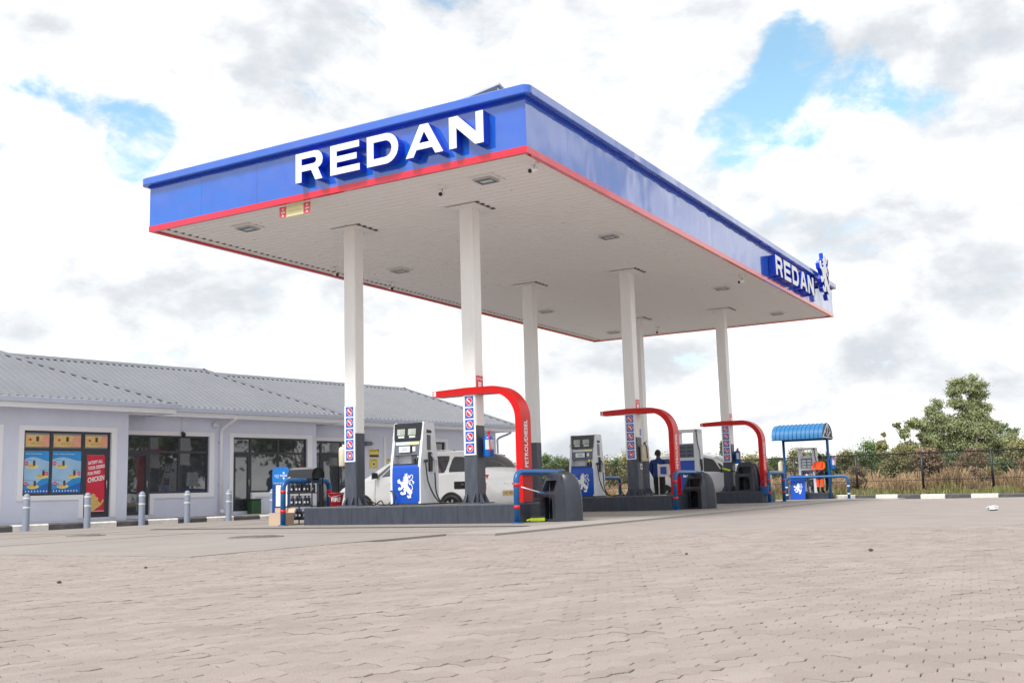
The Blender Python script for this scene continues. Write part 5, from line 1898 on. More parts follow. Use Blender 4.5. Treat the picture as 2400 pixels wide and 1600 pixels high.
SH = far(-2.13, 22.0, 0)                       # left post foot
ZG = gz(40)
t = thing('pump_shelter', 'blue barrel roofed shelter on two posts over the far white pump', 'shelter', (SH.x, SH.y, ZG))
px1 = far(-.6, 22, 0).x - SH.x
zt0 = far(0, 22, 2.09).z - ZG
top = far(0, 22, 2.60).z - ZG
xl, xr_ = far(-2.34, 22, 0).x - SH.x, far(-.66, 22, 0).x - SH.x + .1
dep = 1.8
ribs = 12
mb = MB()
for i in range(ribs):
    a, b_ = xl + (xr_ - xl) * i / ribs, xl + (xr_ - xl) * (i + 1) / ribs
    vv, ff = [], []
    n = 13
    for x_ in (a + .005, b_ - .005):
        for k in range(n):
            th = radians(0 + 180 * k / (n - 1))
            vv.append((x_, -dep / 2 * cos(th), zt0 + (top - zt0) * sin(th) ** .8))
    for k in range(n - 1):
        ff.append((k, k + 1, n + k + 1, n + k))
    p_ = MB()
    p_.add(vv, ff, 0, True)
    p_.add([(x, y, z - .012) for x, y, z in vv], [tuple(reversed(f)) for f in ff], 0, True)
    o = p_.build('roof_sheet', 'shelter_blue', t, fixn=False)
    rb = MB()
    pts = [(b_, v[1] * 1.01, v[2] + .012) for v in vv[:n]]
    rb.tube(pts, .016, 6)
    rb.build('rib', 'shelter_blue', o)
for x_ in (xl + .01, xr_ - .01):
    g = MB()
    g.prism([[(-dep / 2, zt0), (dep / 2, zt0)] + [(dep / 2 * cos(radians(a)), zt0 + (top - zt0) * sin(radians(a)) ** .8) for a in range(15, 180, 15)]], x_ - .004, x_ - .0, lambda u, v, d: (d, u, v))
    ge = g.build('gable', 'cardboard_dark', t)
    g = MB()
    P = [(-dep / 2, zt0 + .02), (0, top - .03), (dep / 2, zt0 + .02)]
    for a, b_ in ((P[0], P[1]), (P[1], P[2]), (P[0], P[2]), ((0, zt0 + .02), P[1]), ((0, zt0 + .02), (-dep * .27, zt0 + (top - zt0) * .5)), ((0, zt0 + .02), (dep * .27, zt0 + (top - zt0) * .5))):
        g.tube([(x_ + .025, a[0], a[1]), (x_ + .025, b_[0], b_[1])], .026, 6)
    g.build('truss', 'gutter', ge)
for x_ in (0, px1):
    MB().tube([(x_, 0, 0), (x_, 0, zt0 + .05)], .062, 12).build('post', 'bar_blue', t)
mb = MB()
for y_ in (-dep / 2 + .03, dep / 2 - .03):
    mb.tube([(xl, y_, zt0 - .02), (xr_, y_, zt0 - .02)], .03, 8)
mb.build('eave_beam', 'bar_blue', t)
b0, b1 = far(-1.3, 22.0, 0), far(-.75, 22.0, 0)
t2 = thing('pump_island', 'small dark pump island below the blue barrel roof', 'pump island', (0, SH.y + .35, ZG), 0, 'raised pump islands under the canopy')
MB().bevbox(SH.x + .75, SH.x + px1 - .08, -.45, .45, 0, .27, b=.02).build('kerb_wall', 'island', t2)
pump_b(SH.x + .95, SH.y + .45, ZG + .27, 'white framed pump with its front panel removed under the blue barrel roof', blue=False).scale = (.98, .98, .98)
# leaning blue lion panel
pb = far(-1.62, 21.2, 0)
t = thing('leaning_panel', 'blue pump panel with white lion leaning against the blue post of the far shelter', 'panel', (pb.x, SH.y - .55, ZG), radians(-3))
lean = lambda u, v, d: (u, .12 * v - d, v)
b = MB().prism([rect(-.33, .33, .0, 1.08)], -.03, 0, lean).build('panel', 'pump_blue', t)
mb = MB()
lion(mb, lean, 0.02, .50, .48, .0005, .004)
mb.build('lion_emblem', 'letter_white', b)
# long low barrier in front
ub = ubar(far(-1.62, 21.6, 0).x - .45, SH.y - .62, SH.y + 2.05, 'long low blue barrier with white bands in front of the far shelter', .98, .06, 'band_white', (.22, .55), ZG, 0, .2)
extinguisher(SH.x + px1 + .19, SH.y - .02, ZG + 1.3, radians(-20), 'ext_blue', 'blue fire extinguisher on the right post of the far shelter', .12, .5)
extinguisher(SH.x - .2, SH.y + .1, ZG + 1.2, radians(180), 'ext_cream', 'cream fire extinguisher on the left post of the far shelter', .12, .52, False)

pz = far(-.97, 22, 0)
J = figure(1.66, elL=(-.29, .08, 1.12), wrL=(-.10, .17, .98), elR=(.29, .08, 1.12), wrR=(.08, .19, .93), lean=-.10, headfw=-.06, bulk=1.12)
person('person in orange high visibility workwear with hands behind the back at the far pump', (pz.x + .05, SH.y - .05, ZG + .27), radians(168), J, BASE_E,
       [(lambda c: c.z > 1.40, 'skin'), (lambda c: c.y > .15 and c.z < 1.0, 'skin'), (lambda c: 1.02 < c.z < 1.06, 'hivis'), (lambda c: c.z > 1.06 or abs(c.x) > .23, 'hivis'), (lambda c: c.z > .62, 'navy_dark'), (lambda c: .55 < c.z <= .62, 'hivis'), (lambda c: .28 < c.z, 'hivis'), (lambda c: True, 'black_cloth')])
pz = far(-.74, 22, 0)
J = figure(1.64, elL=(-.25, -.03, 1.12), wrL=(-.15, -.25, 1.05), elR=(.25, .0, 1.12), wrR=(.2, -.18, .98), lean=-.06, headfw=-.05)
person('person in green top and black trousers beside the orange worker at the far pump', (pz.x + .06, SH.y + .22, ZG + .27), radians(150), J, BASE_E,
       [(lambda c: c.z > 1.40, 'skin'), (lambda c: c.y < -.2 and c.z < 1.12, 'skin'), (lambda c: c.z > .92 or abs(c.x) > .22, 'green_cloth'), (lambda c: c.z > .09, 'black_cloth'), (lambda c: True, 'shoe')])

# ================================================================== shop building
HB = radians(9.5)
KB = Vector((-13.3, 3.8, 0))
ROTB = pi / 2 - HB
shop = thing('shop_building', 'long single storey shop with pale lavender walls and grey ribbed hip roofs', 'building', KB, ROTB)
# local frame: x along the front (away from the camera), y into the building, z up
OA, OB, OC = 1.2, 2.0, 2.7
WT = 3.06


def wall(x0, x1, y, openings, th=.22):
    lp = [rect(x0, x1, 0.0, WT)] + [o[::-1] for o in openings]
    return MB().prism(lp, -th, 0, lambda u, v, d: (u, y - d, v)).build('wall', 'wall', shop)


opA1 = [(-2.77, .80), (-1.215, .80), (-1.215, .22), (-.48, .22), (-.48, 2.39), (-2.77, 2.39)]
opA0 = [(-5.8, .80), (-4.22, .80), (-4.22, .22), (-3.48, .22), (-3.48, 2.39), (-5.8, 2.39)]
opB1 = [(.30, .22), (1.14, .22), (1.14, .79), (3.03, .79), (3.03, 2.40), (.30, 2.40)]
opB2 = [(3.86, .22), (4.525, .22), (4.525, .76), (6.65, .76), (6.65, 2.40), (3.86, 2.40)]
opC1 = [(7.60, .22), (9.0, .22), (9.0, 2.40), (7.60, 2.40)]
opC2 = [(13.2, 1.5), (13.78, 1.5), (13.78, 2.46), (13.2, 2.46)]
wall(-9.0, 0.0, OA, [opA0, opA1])
wall(-0.4, 7.02, OB, [opB1, opB2])
wall(6.7, 16.7, OC, [opC1, opC2])
for (a, b, c, d) in ((-9, -8.8, OA + .22, 8.2), (-.2, 0.0, OA + .22, OB - .001), (6.82, 7.02, OB + .22, OC - .001), (16.5, 16.7, OC + .22, 8.2), (-9, 16.7, 8.2, 8.4)):
    bx('wall', 'wall', shop, a, b, c, d, 0, WT)
bx('interior_back', 'pump_grey', shop, -8.8, 16.5, 5.4, 5.5, 0, WT)
bx('interior_floor', 'concrete', shop, -8.8, 16.5, 2.95, 5.4, .1, .2)
bx('interior_ceiling', 'trim_white', shop, -8.8, 16.5, 2.95, 8.15, WT - .12, WT - .02)
bx('plinth_line', 'gutter', shop, -9.0, 0.002, OA - .004, OA - .001, .16, .168)


def bars(nm, m_, parent, lst, y0, y1):
    for (a, b, c, d) in lst:
        bx(nm, m_, parent, a, b, y0, y1, c, d)


def glazing(y, x0, x1, zs, zt, mull, door, ztr, left_of_door):
    # frame bars, panes, door; returns window part
    w = link('window', None, shop)
    f = .055
    yf0, yf1 = y + .05, y + .11
    d0, d1 = door
    wx0, wx1 = (x0, d0) if d0 > x0 + .3 else (d1, x1)
    bars('frame', 'frame', w, [(x0, x1, zt - f, zt), (x0, x0 + f, (zs if wx0 == x0 else .22), zt - f), (x1 - f, x1, (.22 if wx0 == x0 else zs), zt - f), (wx0 + (f if wx0 == x0 else 0), wx1 - (f if wx1 == x1 else 0), zs, zs + f)], yf0, yf1)
    xs_ = [x0] + mull + [x1]
    for m_ in mull:
        bars('mullion', 'frame', w, [(m_ - .035, m_ + .035, (zs + f if abs(m_ - d0) > .1 and abs(m_ - d1) > .1 else .22), zt - f)], yf0 - .002, yf1 + .002)
    for a, b in zip(xs_[:-1], xs_[1:]):
        aa = a + (.055 if a == x0 else .035)
        bb = b - (.055 if b == x1 else .035)
        isd = a >= d0 - .06 and b <= d1 + .06
        bars('transom', 'frame', w, [(aa, bb, ztr - .035, ztr + .035)], yf0 + .001, yf1 - .001)
        bx('pane', 'glass', w, aa, bb, yf0 + .025, yf0 + .033, ztr + .035, zt - f)
        if isd:
            dr_ = link('door', None, shop)
            bars('door_frame', 'frame', dr_, [(aa, aa + .07, .225, ztr - .036), (bb - .07, bb, .225, ztr - .036), (aa + .07, bb - .07, .225, .32), (aa + .07, bb - .07, ztr - .12, ztr - .036)], yf0 - .005, yf1 - .01)
            bx('pane', 'glass', dr_, aa + .07, bb - .07, yf0 + .025, yf0 + .033, .32, ztr - .12)
            MB().tube([(bb - .035, yf0 - .03, .95), (bb - .035, yf0 - .03, 1.15)], .012, 8).build('handle', 'metal', dr_)
        else:
            bx('pane', 'glass', w, aa, bb, yf0 + .025, yf0 + .033, zs + f, ztr - .035)
    return w


def trim(y, pieces):
    o = link('window_trim', None, shop)
    for p in pieces:
        bx('trim_band', 'trim_white', o, p[0], p[1], y - .028, y + .0, p[2], p[3])


glazing(OA, -2.77, -.48, .80, 2.39, [-2.05, -1.215], (-1.215, -.48), 1.935, False)
trim(OA, [(-2.90, -.33, 2.39, 2.51), (-2.90, -2.77, .80, 2.39), (-2.90, -1.215, .68, .80), (-1.33, -1.215, .22, .68), (-.48, -.33, .22, 2.39)])
glazing(OA, -5.8, -3.48, .80, 2.39, [-5.0, -4.22], (-4.22, -3.48), 1.935, False)
trim(OA, [(-5.93, -3.28, 2.39, 2.51), (-5.93, -5.8, .80, 2.39), (-5.93, -4.22, .68, .80), (-4.33, -4.22, .22, .68), (-3.48, -3.28, .22, 2.39)])
glazing(OB, .30, 3.03, .79, 2.40, [1.14, 2.08], (.30, 1.14), 1.945, True)
trim(OB, [(.16, 3.20, 2.40, 2.52), (3.03, 3.20, .66, 2.40), (1.14, 3.03, .66, .79), (1.14, 1.26, .22, .66), (.16, .30, .22, 2.40)])
glazing(OB, 3.86, 6.65, .76, 2.40, [4.525, 5.56], (3.86, 4.525), 1.935, True)
trim(OB, [(3.73, 6.84, 2.40, 2.52), (6.65, 6.84, .63, 2.40), (4.525, 6.65, .63, .76), (4.525, 4.65, .22, .63), (3.73, 3.86, .22, 2.40)])
glazing(OC, 7.60, 9.0, .22, 2.40, [7.85, 8.72], (7.85, 8.72), 1.98, True)
trim(OC, [(7.46, 9.14, 2.40, 2.52), (7.46, 7.60, .22, 2.40), (9.0, 9.14, .22, 2.40)])
w = link('window', None, shop)
bars('frame', 'frame', w, [(13.2, 13.78, 2.40, 2.46), (13.2, 13.78, 1.5, 1.56), (13.2, 13.26, 1.56, 2.40), (13.72, 13.78, 1.56, 2.40)], OC + .05, OC + .1)
bx('pane', 'glass', w, 13.26, 13.72, OC + .07, OC + .078, 1.56, 2.40)
trim(OC, [(13.05, 13.92, 2.46, 2.58), (13.05, 13.2, 1.38, 2.46), (13.78, 13.92, 1.38, 2.46), (13.2, 13.78, 1.38, 1.5)])
bx('pilaster', 'trim_white', shop, 10.63, 10.73, OC - .03, OC, .2, 2.6)

# ------------------------------------------------------------------ roofs
def roof(x0, xe, ye, w, h, left_gable, nm_lab=None):
    ze = 3.17
    r = link('roof', None, shop)
    pitch = .2
    mb = MB()
    nrib = int((xe - x0) / pitch)
    sl = h / w

    def P(x, t, dz=0):
        return (x, ye + t, ze + t * sl + dz)
    for i in range(nrib + 1):
        xa = xe - (i + 1) * pitch
        xb = xe - i * pitch
        ta, tb = min(w, xe - xa), min(w, xe - xb)
        if xa < x0:
            break
        rb = .034
        xs_ = [xa, xa + .085, xa + .105, xa + .165, xa + .185, xb]
        hz = [0, 0, rb, rb, 0, 0]
        vv = []
        for x, z in zip(xs_, hz):
            tt = min(w, xe - x)
            vv += [P(x, -.03, z), P(x, max(tt, 0), z)]
        mb.add(vv, [(2 * k, 2 * k + 2, 2 * k + 3, 2 * k + 1) for k in range(5)] + [(2, 4, 6, 8)])
    mb.build('roof_sheet', 'roof', r, fixn=False)
    # hip end and rear slope
    e = MB()
    e.add([(xe + .0, ye, ze), (xe + .0, ye + 2 * w, ze), (xe - w, ye + w, ze + h)], [(0, 1, 2)])
    e.add([(x0, ye + 2 * w, ze), (xe, ye + 2 * w, ze), (xe - w, ye + w, ze + h), (x0, ye + w, ze + h)], [(0, 1, 2, 3)])
    e.add([(x0, ye, ze), (x0, ye + 2 * w, ze), (x0, ye + w, ze + h)], [(0, 1, 2)])
    e.build('rear_slope', 'roof', r, fixn=False)
    # ridge and hip caps
    c = MB()

    def cap(a, b, wd=.13, dr_=.062):
        a, b = Vector(a), Vector(b)
        d = (b - a).normalized()
        s_ = d.cross(Vector((0, 0, 1))).normalized()
        n_ = s_.cross(d)
        up_ = .05
        pts = []
        for q in (a - d * .05, b + d * .03):
            pts += [q + s_ * wd + Vector((0, 0, up_ - dr_)), q + Vector((0, 0, up_ + .018)), q - s_ * wd + Vector((0, 0, up_ - dr_))]
        c.add(pts, [(0, 1, 4, 3), (1, 2, 5, 4)])
        c.add([p - Vector((0, 0, .006)) for p in pts], [(3, 4, 1, 0), (4, 5, 2, 1)])
    cap((x0, ye + w, ze + h), (xe - w, ye + w, ze + h), .13, .082)
    cap((xe - w, ye + w, ze + h), (xe, ye, ze))
    cap((xe - w, ye + w, ze + h), (xe, ye + 2 * w, ze))
    c.build('ridge_cap', 'roof', r, fixn=False)
    # gutter, fascia board, soffit
    MB().prism([[(-.12, ze - .14), (-.13, ze - .02), (-.12, ze - .015), (-.005, ze - .015), (-.005, ze - .14)]], x0, xe + .12, lambda u, v, d: (d, ye + u, v)).build('gutter', 'gutter', r)
    bx('fascia_board', 'trim_white', r, x0, xe, ye - .03, ye + .025, ze - .27, ze - .142)
    bx('fascia_board', 'trim_white', r, xe + .001, xe + .026, ye - .03, ye + 2 * w, ze - .27, ze - .012)
    bx('soffit_board', 'trim_white', r, x0, xe - .001, ye + .03, ye + 1.3, ze - .21, ze - .195)
    return r


roof(-9.0, 1.03, OA - .55, 3.95, 1.77, True)
roof(-2.2, 7.75, OB - .53, 3.15, 1.51, True)
roof(5.5, 17.2, OC - .55, 3.05, 1.51, True)

# downpipe on the middle section
dp = MB()
dp.tube(curve_pts([(3.60, OB - .52, 3.02), (3.58, OB - .5, 2.9), (3.44, OB - .12, 2.66), (3.40, OB - .07, 2.5)], 5) + [(3.40, OB - .07, .25)], .05, 10)
d = dp.build('downpipe', 'trim_white', shop)
MB().tube([(3.40, OB - .07, .26), (3.42, OB - .2, .18)], .052, 10).build('shoe', 'trim_white', d)
mb = MB()
mb.box(3.34, 3.46, OB - .075, OB, 1.0, 1.03)
mb.box(3.34, 3.46, OB - .075, OB, 2.2, 2.23)
mb.build('bracket', 'gutter', d)
MB().tube([(7.08, OC - .06, 2.98), (7.08, OC - .06, .2)], .05, 10).build('downpipe', 'gutter', shop)
MB().tube(curve_pts([(17.1, OC - .45, 3.0), (17.1, OC - .4, 2.85), (16.75, OC - .1, 2.65), (16.74, OC - .06, 2.4)], 5) + [(16.74, OC - .06, .2)], .045, 8).build('downpipe', 'gutter', shop)


def LB(x, y, z=0):
    return Vector((KB.x + sin(HB) * x - cos(HB) * y, KB.y + cos(HB) * x + sin(HB) * y, z))


def bthing(name, label, cat, x, y, z, group=None):
    return thing(name, label, cat, LB(x, y, z), ROTB, group)


# wall fittings
t = bthing('wall_floodlight', 'small pale floodlight high on the lavender wall beside the white downpipe', 'light', 3.2, OB, 2.74)
bx('housing', 'pump_white', t, -.09, .09, -.12, -.03, -.06, .06, bev=.01)
bx('bracket', 'metal', t, -.03, .03, -.03, 0, -.03, .03)
bx('lens', 'lcd_pale', t, -.075, .075, -.124, -.1205, -.045, .045)
t = bthing('security_camera', 'dark dome camera above the second shop window with cable conduit', 'camera', 2.12, OB, 2.5, 'security cameras on the shop wall')
bx('mount', 'pump_grey', t, -.05, .05, -.06, -.0285, -.06, .02)
MB().lathe([(0, -.12), (.05, -.09), (.06, -.03), (.05, .0), (0, .0)], 12, c=(.0, -.10, -.02)).build('dome', 'black', t)
MB().tube([(0, -.012, .0), (0, -.012, .5)], .008, 6).build('conduit', 'trim_white', t)
t = bthing('security_camera', 'small black camera under the eaves beside the front left canopy column', 'camera', 9.55, OC, 2.88, 'security cameras on the shop wall')
bx('mount', 'dark_metal', t, -.06, .06, -.1, 0, -.08, .06)
MB().tube([(0, -.1, -.02), (0, -.2, -.05)], .035, 8).build('camera_body', 'black', t)
t = bthing('wall_lamp', 'dark bracket lamp on the wall above the yellow notices', 'light', 9.84, OC, 2.34)
bx('housing', 'pump_grey', t, -.16, .1, -.18, -.04, -.07, .07, bev=.01)
MB().tube([(.1, -.1, 0), (.2, -.12, .0)], .02, 6).build('arm', 'dark_metal', t)
bx('bracket', 'dark_metal', t, -.05, .05, -.04, 0, -.04, .04)
for (x, zc_, w_, h_, lb, bl) in ((10.17, 2.01, .46, .29, 'yellow and black notice on the shop wall behind the minivan', True), (10.15, 1.66, .36, .33, 'yellow notice with a dark red dot below the black and yellow one', False), (10.85, 1.68, .2, .3, 'narrow yellow notice half hidden behind the nearest dispenser', False)):
    t = bthing('wall_notice', lb, 'sign', x, OC, zc_, 'yellow notices on the shop wall')
    b = bx('board', 'yellow', t, -w_ / 2, w_ / 2, -.012, 0, -h_ / 2, h_ / 2)
    F = on_front(-.0125)
    mb = MB()
    if bl:
        mb.prism([rect(-w_ / 2 + .02, w_ / 2 - .02, -h_ / 2 + .02, -.05)], 0, .001, F)
        mb.prism([[(w_ / 2 - .12, h_ / 2 - .01), (w_ / 2 - .01, h_ / 2 - .01), (w_ / 2 - .01, .06)]], 0, .001, F)
        text_on(mb, 'CAUTION', F, -.19, .08, .07, .12, d=.001)
        mb.build('print', 'black', b)
        mb = MB()
        text_on(mb, 'NO PARKING', F, -.19, .19, -.02, .04, .01, d=.001)
        mb.build('lettering', 'sign_white', b)
    else:
        mb.prism([circ(0, -.02, .05, 14)], .001, .002, F)
        mb.build('print', 'cola', b)
        mb = MB()
        mb.prism([circ(0, -.02, .075, 14)], 0, .001, F)
        mb.build('disc', 'sign_white', b)
        mb = MB()
        text_on(mb, 'DANGER', F, -w_ * .35, w_ * .35, h_ / 2 - .06, h_ / 2 - .03, d=.001)
        mb.build('lettering', 'cola', b)
t = bthing('waste_bin', 'dark green plastic bin against the shop wall beside the glass door', 'bin', 4.45, OB - .25, .13)
MB().bevbox(-.17, .17, -.14, .14, 0, .42, b=.03).build('tub', 'green_bin', t)
bx('rim', 'green_bin', t, -.18, .18, -.15, .15, .42, .445)
t = bthing('door_sticker', 'upright green lettering on the glass beside the right shop door', 'sticker', 7.72, OC + .072, 1.25)
mb = MB()
text_on(mb, 'WELCOME', lambda u, v, d: (v, -.0, u), -.35, .42, -.06, .06, .01)
mb.build('lettering', 'green_cloth', t)

# posters on the glass of the left shop window
PY = OA + .068


def poster_blue(x0, x1, label, names):
    t = bthing('window_poster', label, 'poster', (x0 + x1) / 2, PY, 0, 'food posters on the left shop window')
    w2, z0, z1 = (x1 - x0) / 2, .865, 1.895
    b = bx('sheet', 'poster_blue', t, -w2, w2, -.004, 0, z0, z1)
    F = on_front(-.0045)
    hgt = z1 - z0
    mb = MB()
    wv = [(-w2 + 2 * w2 * k / 10, z0 + hgt * (.80 + .05 * sin(k * .45))) for k in range(11)]
    lo_ = [(w2 - 2 * w2 * k / 10, z0 + hgt * (.34 - .16 * k / 10 + .05 * sin(k * .8))) for k in range(11)]
    mb.prism([wv[::-1] + lo_[::-1]], 0, .0008, F)
    mb.build('pale_swoosh', 'poster_cyan', b)
    mb = MB()
    mb.prism([[(-w2, z0 + .001), (w2, z0 + .001), (w2, z0 + hgt * .24), (-w2 * .1, z0 + hgt * .10), (-w2, z0 + hgt * .08)]], .0008, .0014, F)
    mb.build('deep_band', 'poster_deep', b)
    wt_ = MB()
    text_on(wt_, 'Super Value Packages', F, -w2 + .03, w2 - .18, z1 - .09, z1 - .06, .01, d=.001)
    for k in range(9):
        cu = -w2 + .06 + k * .075
        MB().prism([[(cu - .02, z0 + .03), (cu + .02, z0 + .03), (cu, z0 + .07)]], .0014, .002, F).build('pennant', 'sign_white', b)
    for (cu, cv, n_) in ((-w2 * .35, z0 + hgt * .63, names[0]), (w2 * .42, z0 + hgt * .39, names[1]), (-w2 * .25, z0 + hgt * .15, names[2])):
        rd, gd, yl, br, dk = MB(), MB(), MB(), MB(), MB()
        yl.prism([[(cu + .15 * cos(2 * pi * k / 16) * (1 + .12 * sin(3 * k)), cv + .055 * sin(2 * pi * k / 16)) for k in range(16)]], .0014, .002, F)
        gd.prism([[(cu - .02 + .11 * cos(2 * pi * k / 12) * (1 + .18 * sin(2.2 * k)), cv + .012 + .04 * sin(2 * pi * k / 12)) for k in range(12)]], .002, .0026, F)
        br.prism([rect(cu + .015, cu + .075, cv + .02, cv + .12)], .0026, .0032, F)
        br.prism([circ(cu + .045, cv + .12, .03, 10)], .0020, .0030, F)
        sgn = -1 if cu < 0 else 1
        rc = max(-w2 + .06, min(w2 - .06, cu + sgn * .2))
        rd.prism([circ(rc, cv + .07, .05, 14)], .0014, .002, F)
        text_on(wt_, n_[1], F, rc - .035, rc + .035, cv + .055, cv + .085, .01, d=.0022)
        text_on(dk, n_[0], F, rc - .05 if sgn < 0 else rc - .17, rc + .17 if sgn < 0 else rc + .05, cv + .145, cv + .172, .01, d=.0022)
        rd.build('price_dot', 'sign_red', b)
        yl.build('plate_shape', 'food_yellow', b)
        gd.build('food_shape', 'food_gold', b)
        br.build('drink_shape', 'cola', b)
        dk.build('dark_print', 'poster_deep', b)
    wt_.build('white_print', 'sign_white', b)


poster_blue(-2.715, -2.088, 'blue food poster in the leftmost pane of the shop window', (('Package 1', '$3'), ('Package 2', '$4'), ('Package 3', '$5')))
poster_blue(-2.013, -1.252, 'blue food poster in the second pane, next to the red door poster', (('Package 4', '$4'), ('Package 5', '$5'), ('Package 6', '$6')))
t = bthing('window_poster', 'red poster with white lettering and fried chicken on the shop door', 'poster', -.85, OA + .068, 0, 'food posters on the left shop window')
b = bx('sheet', 'poster_red', t, -.27, .27, -.012, -.008, .36, 1.80)
F = on_front(-.0125)
mb = MB()
for k, (tx_, a, h_) in enumerate((('SATISFY ALL', .40, .085), ('YOUR DESIRES', .46, .085), ('FOR FRIED', .34, .085), ('CHICKEN', .45, .13))):
    v = 1.585 - k * .135 - (.05 if k == 3 else 0)
    fn = lambda u, w_, d: F(u, w_ + u * .16, d)
    text_on(mb, tx_, fn, -.22, -.22 + a, v, v + h_, .03, d=.001)
for k in range(10):
    mb.prism([[(-.26 + k * .054, .365), (-.22 + k * .054, .365), (-.24 + k * .054, .40)]], 0, .001, F)
mb.build('lettering', 'sign_white', b)
mb = MB()
for (cu, cv, r_) in ((-.08, .52, .13), (-.14, .62, .09), (-.02, .66, .10), (.05, .55, .09), (-.18, .48, .07), (-.06, .76, .06)):
    mb.prism([[(cu + r_ * cos(2 * pi * k / 14) * (1 + .15 * sin(3 * k + cu * 40)), cv + r_ * sin(2 * pi * k / 14) * (1 + .12 * sin(2 * k))) for k in range(14)]], .0, .001 + .0006 * (cu + .3), F)
mb.prism([ribbon([(.13, .52), (.22, .66)], [.03, .06])], 0, .001, F)
mb.build('food_shape', 'food_gold', b)
for k, (a, b_, lb) in enumerate(((-2.70, -2.10, 'yellow and peach food poster in the small upper left pane'), (-1.99, -1.28, 'yellow and peach food poster in the small upper middle pane'), (-1.16, -.55, 'yellow and peach food poster above the shop door'))):
    t = bthing('window_poster', lb, 'poster', (a + b_) / 2, PY, 0, 'food posters on the left shop window')
    w2 = (b_ - a) / 2
    s_ = bx('sheet', 'poster_tan', t, -w2, w2, -.004, 0, 2.0, 2.29)
    F = on_front(-.0045)
    MB().prism([[(0, 2.001), (w2, 2.001), (w2, 2.289), (w2 * .5, 2.289), (w2 * .35, 2.15)]], 0, .001, F).build('peach_area', 'poster_peach', s_)
    MB().prism([circ(.0, 2.21, .045, 12), ]).build('x', 'cola', s_) if False else MB().prism([rect(-.035, .035, 2.13, 2.25)], .001, .002, F).build('drink_shape', 'cola', s_)
    mb = MB()
    for q in range(5):
        cu = -.14 + q * .07
        mb.prism([circ(cu, 2.07 + .02 * (q % 2), .045, 9)], .001, .0015 + .0004 * q, F)
    mb.build('food_shape', 'food_gold', s_)
    MB().prism([circ(-w2 * .6, 2.17, .035, 12)], .001, .002, F).build('price_dot', 'sign_red', s_)

# raised walkway, kerb and bollards in front of the shop
wk = MB()
wk.box(-9.5, 17.5, .18, 3.2, -.05, .125)
o = tag(wk.build('walkway', 'concrete', None, KB, ROTB), kind='structure')
kerb('kerb', 'black and white painted kerb along the shop walkway at the left', LB(-9.55, 0), LB(-9.55 + .86 * 30, 0), 30, .13, .16, 0, False)
bol = None
for k, (x, lb) in enumerate(((-3.3, 'grey bollard with white bands, leftmost in front of the shop posters'), (-1.82, 'grey bollard with white bands in front of the red door poster'), (-.38, 'grey bollard with white bands in front of the dark shop door'),
                             (.92, 'grey bollard with white bands below the middle shop window'), (2.2, 'grey bollard with white bands beside the white downpipe'), (3.65, 'grey bollard with white bands beside the oil poster board'), (-4.7, 'grey bollard with white bands beyond the left edge of the shop posters'))):
    p = LB(x, -.16)
    if bol is None:
        bol = thing('bollard', lb, 'bollard', p, 0, 'grey bollards along the shop kerb')
        MB().lathe([(.078, -.02), (.078, .76), (.07, .79), (.045, .825), (0, .84)], 18).build('post', 'bollard', bol)
        for z in (.52, .73):
            MB().lathe([(.0785, z - .022), (.081, z - .02), (.081, z + .02), (.0785, z + .022)], 18).build('band', 'band_white', bol)
    else:
        dup(bol, lb, p)

# ================================================================== boundary fence
FY, FZ = 40.6, -.2
post = None
FX = [-3.66 + 3.18 * k for k in range(-13, 7)]
fence = thing('wire_fence', 'black wire mesh fence with posts along the dry grass behind the station', 'fence', (0, FY, FZ))
pm_ = MB().tube([(0, 0, 0), (0, 0, 2.14)], .058, 8).mesh('post')
pm_.materials.append(M['black'])
for x in FX:
    link('post', pm_, fence, (x, random.gauss(0, .01), 0))
mb = MB()
for z in (2.08, 1.4, .75, .08):
    mb.tube([(FX[0], 0, z), (FX[-1], 0, z)], .014 if z < 2 else .034, 5)
mb.build('rail_wire', 'black', fence)
mesh_ = MB()
x = FX[0]
while x < FX[-1]:
    for s_ in (1, -1):
        a, b_ = (x, x + 2.0) if s_ > 0 else (x + 2.0, x)
        mesh_.add([(a - .0065, .02 * s_, .06), (a + .0065, .02 * s_, .06), (b_ + .0065, .02 * s_, 2.06), (b_ - .0065, .02 * s_, 2.06)], [(0, 1, 2, 3)])
    x += .075
tag(mesh_.build('wire_mesh', 'black', fence, fixn=False), kind='stuff')
cl = MB()
x = FX[0]
while x < FX[-1]:
    cl.box(x, x + .05, -.03, .03, 2.05, 2.13)
    x += random.uniform(.14, .2)
tag(cl.build('tie_clips', 'black', fence, fixn=False), kind='stuff')


